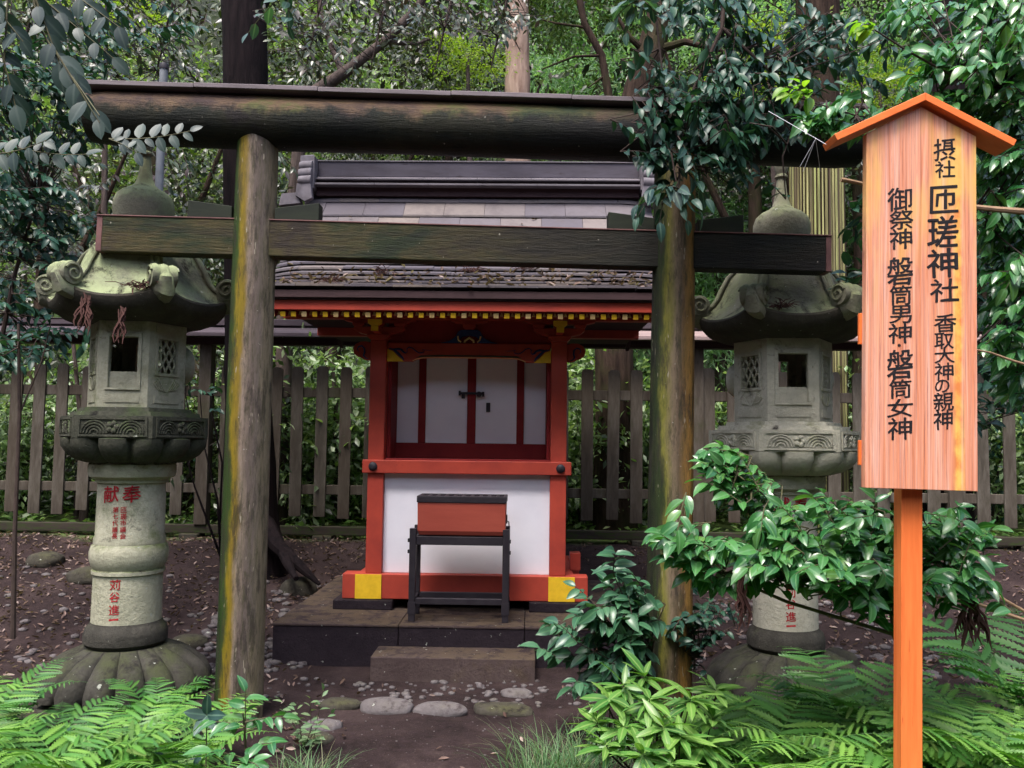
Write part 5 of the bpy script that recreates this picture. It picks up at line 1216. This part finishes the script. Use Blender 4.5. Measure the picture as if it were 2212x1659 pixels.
# spider threads between the sign roof and the leaves
b = MB(); o = at(1785, 312, 3.05)
for pts in (((1785, 312), (1660, 240)), ((1762, 300), (1735, 370)), ((1762, 300), (1772, 370)), ((1762, 300), (1728, 360))): b.tube([at(x, y, 3.06 + .12 * i) - o for i, (x, y) in enumerate(pts)], .0009, 4)
tag(b.build('spider_thread', 'white_board', loc=o), 'fine pale spider threads at the left tip of the sign roof', 'spider web')
b = MB(); b.tube([(0, 0, 0), (.03, 0, -.005), (.085, .01, -.012)], [.010, .009, .008], 8); o = at(1817, 388, 3.3)
tag(b.build('broken_branch', 'tan_branch', loc=o), 'pale broken branch end poking out left of the signboard', 'branch')
# grey metal pole behind the left lantern
o = at(309, 1250, 6.3); o.z = ground_z(o.x, o.y); t = thing('metal_pole', o, 'thin grey metal pole with dark cap standing behind the left lantern', 'pole')
zt = at(309, 150, 6.3).z - o.z
MB().lathe([(.030, -.1), (.030, zt)], 16).build('shaft', 'grey_metal', t); MB().lathe([(.034, zt + .001), (.036, zt + .02), (.030, zt + .045), (.01, zt + .055)], 16).build('cap', 'black_metal', t)

# ================================================================== the wood behind
def trunk(b, pts, radii, n=16, rough=.08, seed=0, dense=5):
    """tapered trunk through the points with an uneven surface"""
    P_, R_ = [], []
    for i in range(len(pts) - 1):
        for j in range(dense):
            t = j / dense; P_.append(Vector(pts[i]).lerp(Vector(pts[i + 1]), t)); R_.append(radii[i] * (1 - t) + radii[i + 1] * t)
    P_.append(Vector(pts[-1])); R_.append(radii[-1]); k0 = len(b.v)
    b.tube(P_, R_, n)
    for i in range(k0, len(b.v)):
        k = (i - k0) // n
        if k >= len(P_): break
        c = P_[k]; v = Vector(b.v[i]); d = v - c; s_ = 1 + rough * noise.noise(v * 3 + Vector((seed, 0, 0))) * 1.5 + rough * .6 * noise.noise(v * 11)
        b.v[i] = tuple(c + d * s_)
def crown_data(c, r, n_cl, per, size, seed, squash=.8, shell=.35):
    rs = np.random.default_rng(seed); P, D, Nn, S = [], [], [], []
    u = rs.standard_normal((n_cl, 3)); u /= np.linalg.norm(u, axis=1, keepdims=True); rad = rs.uniform(shell, 1, (n_cl, 1)) ** .6
    cc = u * rad * np.array([r, r, r * squash]) * (1 + .25 * np.sin(u[:, :1] * 5 + seed))
    for q, uu in zip(cc, u):
        m_ = int(per * rs.uniform(.5, 1.4)); w = rs.uniform(.16, .34)
        ax = uu + rs.standard_normal(3) * .6; ax[2] *= .5; ax /= np.linalg.norm(ax)
        t = rs.uniform(-1, 1, (m_, 1)); p = q + ax * t * w * 1.5 + rs.standard_normal((m_, 3)) * w * np.array([.45, .45, .22])
        P.append(p); D.append(ax * .7 + rs.standard_normal((m_, 3)) * .7 + np.array([0, 0, -.25])); Nn.append(rs.standard_normal((m_, 3)) * .5 + np.array([0, -.35, .9])); S.append(size * rs.uniform(.6, 1.25, m_))
    return np.concatenate(P) + np.array(c), np.concatenate(D), np.concatenate(Nn), np.concatenate(S)
def crown_mesh(name, *a, mats_=('wood_leaf_mid',), tm=None, **k):
    P, D, Nn, S = crown_data(*a, **k); V, F, mid = scatter(tm or LF_FAR, P, D, Nn, S)
    o = np_mesh(name, V, F, mats_[0]); me = o.data; bpy.data.objects.remove(o); return me
crowns = {}
def tree(name, label, base, tpts, trad, cl, tmat, group=None, cat='tree', limbs=()):
    """cl: list of (crown kind, x, y, z, scale, turn)"""
    t = thing(name, base, label, cat, group=group); b = MB()
    trunk(b, [Vector(p) - Vector(base) for p in tpts], trad, seed=len(label))
    for lp, lr in limbs: trunk(b, [Vector(p) - Vector(base) for p in lp], lr, 9, .06, dense=3)
    b.build('trunk', tmat, t)
    for (kind, x, y, z, s_, tu) in cl:
        o = bpy.data.objects.new('crown', crowns[kind]); COL.objects.link(o); o.parent = t
        o.location = Vector((x, y, z)) - Vector(base); o.scale = (s_, s_, s_); o.rotation_euler = (0, 0, tu)
    return t
crowns['mid'] = crown_mesh('crown', (0, 0, 0), 2.0, 230, 42, .105, 11, mats_=('wood_leaf_mid',))
crowns['dark'] = crown_mesh('crown', (0, 0, 0), 2.0, 230, 42, .10, 12, mats_=('wood_leaf_dark',))
crowns['bright'] = crown_mesh('crown', (0, 0, 0), 2.0, 200, 40, .11, 13, mats_=('wood_leaf_bright',))
crowns['lime'] = crown_mesh('crown', (0, 0, 0), 1.2, 70, 30, .11, 14, mats_=('wood_leaf_lime',))
crowns['needle'] = crown_mesh('crown', (0, 0, 0), 2.0, 260, 60, .17, 15, mats_=('needle',), tm=LF_THIN)
def gz(x, y): return ground_z(x, y)
def W(px, Y): return at(px, 955, Y).x
def V3(px, py, Y): return at(px, py, Y)
# big dark trunk behind the left post with surface roots
x = W(545, 7.9); base = Vector((x, 7.9, gz(x, 7.9)))
t = tree('dark_cedar_tree', 'thick almost black tree trunk rising behind the left end of the torii', base,
     [V3(560, 1290, 7.9), V3(545, 1150, 7.9), V3(535, 800, 7.9), V3(530, 400, 7.95), V3(528, 0, 8.0), V3(522, -300, 8.1)], [.34, .24, .20, .20, .215, .20],
     [('dark', W(520, 8.4), 8.9, 13.5, 1.0, 0)], 'bark_dark',
     limbs=[([V3(570, 1130, 7.8), V3(600, 1180, 7.5), V3(650, 1225, 7.3), V3(690, 1262, 7.2)], [.09, .07, .045, .015]), ([V3(600, 1170, 7.6), V3(620, 1215, 7.3), V3(640, 1250, 7.0)], [.05, .04, .02]), ([V3(540, 60, 8), V3(600, -60, 8.1)], [.07, .05])])
# diagonal limb
x = W(660, 9.6); base = Vector((x, 9.7, gz(x, 9.7)))
tree('leaning_oak', 'slender tree with a diagonal bare limb above the left half of the torii beam', base,
     [V3(600, 1150, 9.7), V3(620, 600, 9.7), V3(655, 215, 9.7), V3(740, 160, 9.7), V3(830, 90, 9.7), V3(900, 20, 9.7), V3(960, -80, 9.7)], [.10, .09, .075, .065, .055, .05, .04],
     [('mid', W(760, 10.6), 12.0, 6.3, .95, 1.0)], 'bark_grey', limbs=[([V3(740, 160, 9.7), V3(700, 60, 9.8), V3(680, -60, 9.8)], [.04, .03, .02]), ([V3(830, 90, 9.7), V3(900, 95, 9.9), V3(990, 60, 10)], [.03, .02, .01])])
# left broadleaf trees
for px, Y, zc, kind, s_, lab in ((60, 10.6, 4.6, 'dark', 1.0, 'broadleaf tree with mottled green crown at the left edge behind the fence'), (300, 11.2, 5.3, 'bright', .95, 'sunlit yellow green tree crown above the left lantern'), (420, 10.4, 3.6, 'dark', .8, 'dark leafy tree behind the left lantern roof'),
                                 (700, 11.2, 5.0, 'dark', .9, 'mottled broadleaf tree above the left middle of the torii beam'), (950, 11.6, 5.6, 'bright', .85, 'light green tree crown above the middle of the torii'), 
                                 (1620, 11.0, 6.5, 'dark', .8, 'dark tree crown above the right torii post'), (1850, 10.4, 5.4, 'dark', .9, 'dark tree behind the left slope of the sign roof'), (2120, 10.8, 4.0, 'dark', 1.0, 'dark tree behind the fence at the right edge')):
    x = W(px, Y); base = Vector((x, Y, gz(x, Y)))
    tree('broadleaf_tree', lab, base, [base - Vector((0, 0, .2)), base + Vector((.1, 0, zc * .5)), Vector((x + .05, Y, zc))], [.13, .10, .05],
         [(kind, x, Y + 1.7, zc, s_ * 1.12, px * .01)], 'bark_brown', group='broadleaf trees behind the fence',
         limbs=[([base + Vector((.1, 0, zc * .5)), base + Vector((.8, -.2, zc * .75)), base + Vector((1.3, -.3, zc))], [.06, .04, .015]), ([base + Vector((.1, 0, zc * .45)), base + Vector((-.7, -.1, zc * .7)), base + Vector((-1.2, -.2, zc * .95))], [.06, .04, .015])])
# pale cedar trunk, bent sapling, leaning trunk, right dark trunk, bamboo-wrapped trunk
base = V3(1120, 1000, 10.1); base.z = gz(base.x, base.y)
tree('pale_cedar_tree', 'pale pinkish straight bare trunk rising above the middle of the torii top beam', base, [base, V3(1120, 600, 10.1), V3(1117, 220, 10.1), V3(1118, 100, 10.15), V3(1116, -200, 10.2)], [.20, .17, .155, .145, .13], [('needle', base.x, 11.5, 10.0, 1.0, 0)], 'bark_pale')
base = V3(1335, 1050, 9.9); base.z = gz(base.x, base.y)
tree('bent_sapling', 'thin bent bare trunk rising right of the torii middle', base, [base, V3(1330, 600, 9.9), V3(1318, 225, 9.9), V3(1300, 120, 9.9), V3(1262, 50, 9.9), V3(1240, -60, 9.9)], [.06, .055, .05, .045, .04, .035], [('bright', V3(1235, -200, 10.4).x, 12.0, 8.2, .7, 2)], 'bark_brown',
     limbs=[([V3(1300, 120, 9.9), V3(1240, 122, 9.8), V3(1170, 150, 9.8)], [.02, .014, .008]), ([V3(1270, 60, 9.9), V3(1200, 50, 9.9), V3(1140, 35, 9.9)], [.018, .012, .006]), ([V3(1310, 160, 9.9), V3(1270, 190, 9.8)], [.012, .006])])
base = V3(1330, 1050, 9.7); base.z = gz(base.x, base.y)
tree('leaning_tree', 'thick brown mossy trunk leaning right just above the torii beam', base, [base, V3(1325, 600, 9.7), V3(1350, 300, 9.7), V3(1372, 215, 9.7), V3(1402, 120, 9.7), V3(1440, -20, 9.8), V3(1470, -200, 9.9)], [.25, .21, .18, .17, .16, .15, .13], [('dark', V3(1500, -300, 10.4).x, 12.0, 9.2, .8, 3)], 'bark_brown',
     limbs=[([V3(1402, 120, 9.7), V3(1360, 80, 9.6), V3(1330, 30, 9.6)], [.05, .03, .015]), ([V3(1410, 110, 9.7), V3(1480, 90, 9.6), V3(1560, 110, 9.6)], [.06, .04, .02])])
base = V3(2045, 1050, 9.6); base.z = gz(base.x, base.y)
tree('shaded_cedar_tree', 'dark brown trunk standing behind the peak of the sign roof', base, [base, V3(2045, 500, 9.6), V3(2043, 100, 9.6), V3(2048, -250, 9.6)], [.26, .2, .19, .18], [('dark', base.x + .4, 11.6, 8.4, .8, 4)], 'bark_dark')
base = V3(1772, 1050, 9.75); base.z = gz(base.x, base.y)
t = thing('wrapped_tree', base, 'tree trunk wrapped in upright split bamboo behind the right lantern', 'tree'); b = MB()
top_z = V3(1772, 300, 9.75).z - base.z; nst = 44
for k in range(nst):
    a = 2 * math.pi * k / nst; r_ = .295; w_ = .019 * random.uniform(.75, 1.05)
    p0 = Vector((r_ * math.cos(a), r_ * math.sin(a), -.1)); p1 = Vector((r_ * .97 * math.cos(a + .02), r_ * .97 * math.sin(a + .02), top_z + random.uniform(-.1, .15)))
    b.tube([p0, p0.lerp(p1, .33), p0.lerp(p1, .66), p1], w_, 6)
b.build('bamboo_wrap', 'split_bamboo', t)
b = MB(); trunk(b, [(0, 0, -.2), (0, 0, 4), (.1, 0, 9)], [.27, .255, .22]); b.build('trunk', 'bark_brown', t)
# conifers at the right middle and centre
for px, Y, zc, s_, lab in ((1290, 17, 8.2, 1.15, 'soft green conifer far behind the bent sapling'), (1560, 13.5, 3.6, .9, 'soft green conifer seen between the right torii post and the pale lantern'), (1620, 14.5, 6.0, 1.0, 'feathery conifer behind the dark camellia boughs'), (1900, 15, 5, 1.1, 'feathery conifer behind the signboard top'), (2100, 14, 8, 1.1, 'feathery conifer high in the top right corner')):
    x = W(px, Y); base = Vector((x, Y, gz(x, Y)))
    tree('conifer', lab, base, [base - Vector((0, 0, .2)), Vector((x, Y, zc)), Vector((x, Y, zc + 3))], [.16, .12, .04], [('needle', x, Y, zc, s_, px * .01), ('needle', x + .3, Y + .5, zc + 2.6, s_ * .8, px * .02)], 'bark_grey', group='conifers behind the fence')
# lime accents
for px, py, Y, s_, lab in ((1010, 120, 9.7, .35, 'yellow green leaf clump on a young tree above the torii middle'), (1660, 130, 9.9, .55, 'bright lime young tree behind the dark boughs over the right torii post'), (230, 30, 9.9, .5, 'bright lime tree top near the top left corner'), (1900, 190, 10.2, .4, 'lime green sapling top left of the sign roof')):
    p = V3(px, py, Y); base = Vector((p.x, Y, gz(p.x, Y)))
    tree('young_maple', lab, base, [base, base.lerp(p, .5) + Vector((.1, 0, 0)), p], [.05, .04, .02], [('lime', p.x, Y, p.z, s_, px)], 'bark_grey', group='lime green young trees')

# shrubs right behind the fence, one thing each
def mk_shrub(kind, seed, n, size, m_, w=1.0, tm=None):
    P, D, Nn, S = crown_data((0, 0, .75), .85 * w, n, 34, size, seed, squash=1.05, shell=.1); P[:, 2] = np.maximum(P[:, 2], .02)
    V, F, mid = scatter(tm or LF_FAR, P, D, Nn, S); o = np_mesh('foliage', V, F, m_); crowns[kind] = o.data; bpy.data.objects.remove(o)
mk_shrub('s_mid', 31, 130, .095, 'pale_leaf'); mk_shrub('s_bright', 32, 130, .10, 'pale_leaf'); mk_shrub('s_dark', 33, 110, .09, 'wood_leaf_dark'); mk_shrub('s_blue', 34, 100, .09, 'camellia_leaf_dark')
SH = [(30, 10.3, 's_bright', .95, 'pale green shrub behind the fence at the left edge'), (150, 10.6, 's_bright', 1.0, 'pale shrub behind the pickets left of the left lantern'), (270, 10.2, 's_dark', 1.0, 'dark shrub behind the left lantern'), (400, 10.5, 's_mid', 1.1, 'shrub behind the fence between left lantern and torii post'),
      (520, 10.2, 's_dark', 1.1, 'dark shrub behind the left torii post'), (640, 10.1, 's_mid', 1.25, 'leafy shrub reaching above the pickets right of the left torii post'), (740, 10.5, 's_bright', 1.2, 'shrub with pale leaves beside the left side of the red shrine'), (860, 10.4, 's_mid', 1.1, 'shrub hidden behind the left part of the shrine'),
      (1140, 10.4, 's_mid', 1.1, 'shrub hidden behind the right part of the shrine'), (1270, 10.1, 's_bright', 1.15, 'bright green shrub behind the pickets just right of the shrine'), (1370, 10.4, 's_mid', 1.25, 'shrub behind the pickets left of the right torii post'), (1500, 10.6, 's_bright', 1.0, 'shrub behind the fence between torii post and pale lantern'),
      (1640, 10.4, 's_dark', 1.0, 'dark shrub behind the pale lantern'), (1880, 10.3, 's_mid', 1.1, 'shrub behind the signboard'), (2010, 10.4, 's_blue', 1.1, 'blue green shrub behind the fence right of the signpost'), (2130, 10.3, 's_mid', 1.1, 'shrub behind the pickets near the right edge'), (2230, 10.6, 's_bright', 1.2, 'pale shrub behind the fence at the right edge')]
for i, (px, Y, k, s_, lab) in enumerate(SH):
    x = W(px, Y); z = gz(x, Y); t = thing('fence_shrub', (x, Y, z), lab, 'bush', i * .9, 'shrubs behind the fence')
    o = bpy.data.objects.new('foliage', crowns[k]); COL.objects.link(o); o.parent = t; o.scale = (s_, s_, s_)
    b = MB()
    for q in range(5): a = q * 1.26; b.tube([(0.05 * math.cos(a), .05 * math.sin(a), -.1), (.2 * math.cos(a), .2 * math.sin(a), .5), (.45 * math.cos(a), .45 * math.sin(a), 1.2)], [.018, .014, .006], 6)
    b.build('stem', 'bark_grey', t)
# a few thin bare stems among them
for i, (px, top, lab) in enumerate(((590, 560, 'thin grey stem behind the fence right of the left torii post'), (700, 620, 'thin leaning stem behind the pickets left of the shrine'), (150, 650, 'thin pale stem behind the fence left of the left lantern'), (1420, 650, 'thin stem behind the fence beside the right torii post'), (2060, 700, 'thin stem behind the fence right of the signpost'))):
    p = V3(px, top, 10.0); base = Vector((p.x + .2, 10.0, gz(p.x, 10.0) - .05)); b = MB(); b.tube([(0, 0, 0), (Vector(p) - base) * .5 + Vector((.08, 0, 0)), Vector(p) - base], [.035, .028, .02], 8)
    o = b.build('bare_sapling', 'bark_grey', loc=base); tag(o, lab, 'sapling', 'bare stems behind the fence')
# ground cover beyond the fence
n = 9000; x_ = rng.uniform(-9, 9, n); y_ = 9.35 + rng.uniform(0, 1, n) ** 1.3 * 7
P = np.array([(a, b_, ground_z(a, b_) + random.uniform(.01, .10)) for a, b_ in zip(x_, y_)])
o = leaves('ground_cover', LF_FAR, P, rv(n) * np.array([1, 1, .3]), rv(n, .4) + np.array([0, -.2, 1]), rng.uniform(.06, .14, n), 'cover_leaf'); tag(o, 'low bright green ground cover beyond the fence', 'ground cover', kind='stuff')
# far wood: one mass of leaves
def mass(name, n, x0, x1, y0, y1, z0, z1, size, m_, label, thr, seed, tm=None):
    P = []
    while len(P) < n:
        y = random.uniform(y0, y1); x = random.uniform(x0, x1) * y / y1; z = ground_z(x, y) + random.uniform(z0, z1) * (y / y1)
        if noise.noise(Vector((x * .55 + seed, y * .3, z * .55))) > thr: P.append((x, y, z))
    P = np.array(P); o = leaves(name, tm or LF_FAR, P, rv(n), rv(n, .5) + np.array([0, -.5, .8]), size * rng.uniform(.6, 1.3, n), m_); tag(o, label, 'wood', kind='stuff')
mass('far_wood', 52000, -20, 20, 14, 25, 0, 17, .21, 'wood_leaf_mid', 'dense broadleaf wood filling the view far behind the shrine', -.12, 3)
mass('hazy_wood', 42000, -22, 22, 16, 27, 0, 19, .28, 'far_leaf', 'light green leaves of the farther wood with haze in their colour', .12, 9)
mass('conifer_wood', 22000, -2, 22, 18, 27, 0, 17, .36, 'needle', 'soft green needles of the farther conifers on the right', -.05, 15, LF_THIN)
# wooded slope that closes the view; unseen rear part added to block low sky light
b = MB(); hv = []; nx_, nz_ = 200, 30
for j in range(nz_):
    for i in range(nx_):
        a = R(-180 + 360 * i / (nx_ - 1)); k_b = min(max((abs(math.degrees(a)) - 80) / 60, 0), 1)
        r_ = (34 - 20 * k_b) + 14 * j / nz_ * (1 - .45 * k_b); r_ += 2.0 * noise.noise(Vector((math.cos(a) * 4, math.sin(a) * 4, j * .4)))
        hv.append((r_ * math.sin(a), r_ * math.cos(a), -1 + (34 - 19 * k_b) * (j / (nz_ - 1)) ** .9))
fs = [(j * nx_ + i, j * nx_ + i + 1, (j + 1) * nx_ + i + 1, (j + 1) * nx_ + i) for j in range(nz_ - 1) for i in range(nx_ - 1)]
m, nt, bs = mat('hill_green'); v = coords(nt)
nt.links.new(ramp(nt, ntex(nt, v, 1.6, 12, .8), [(.38, (.010, .016, .009)), (.52, (.035, .05, .02)), (.68, (.10, .13, .06))]), bs.inputs['Base Color']); bs.inputs['Roughness'].default_value = .95
bump(nt, bs, ntex(nt, v, 4, 10, .8), 1.0, .4)
b.add(hv, fs, True); o = b.build('hill', 'hill_green', auto=False); tag(o, kind='structure')
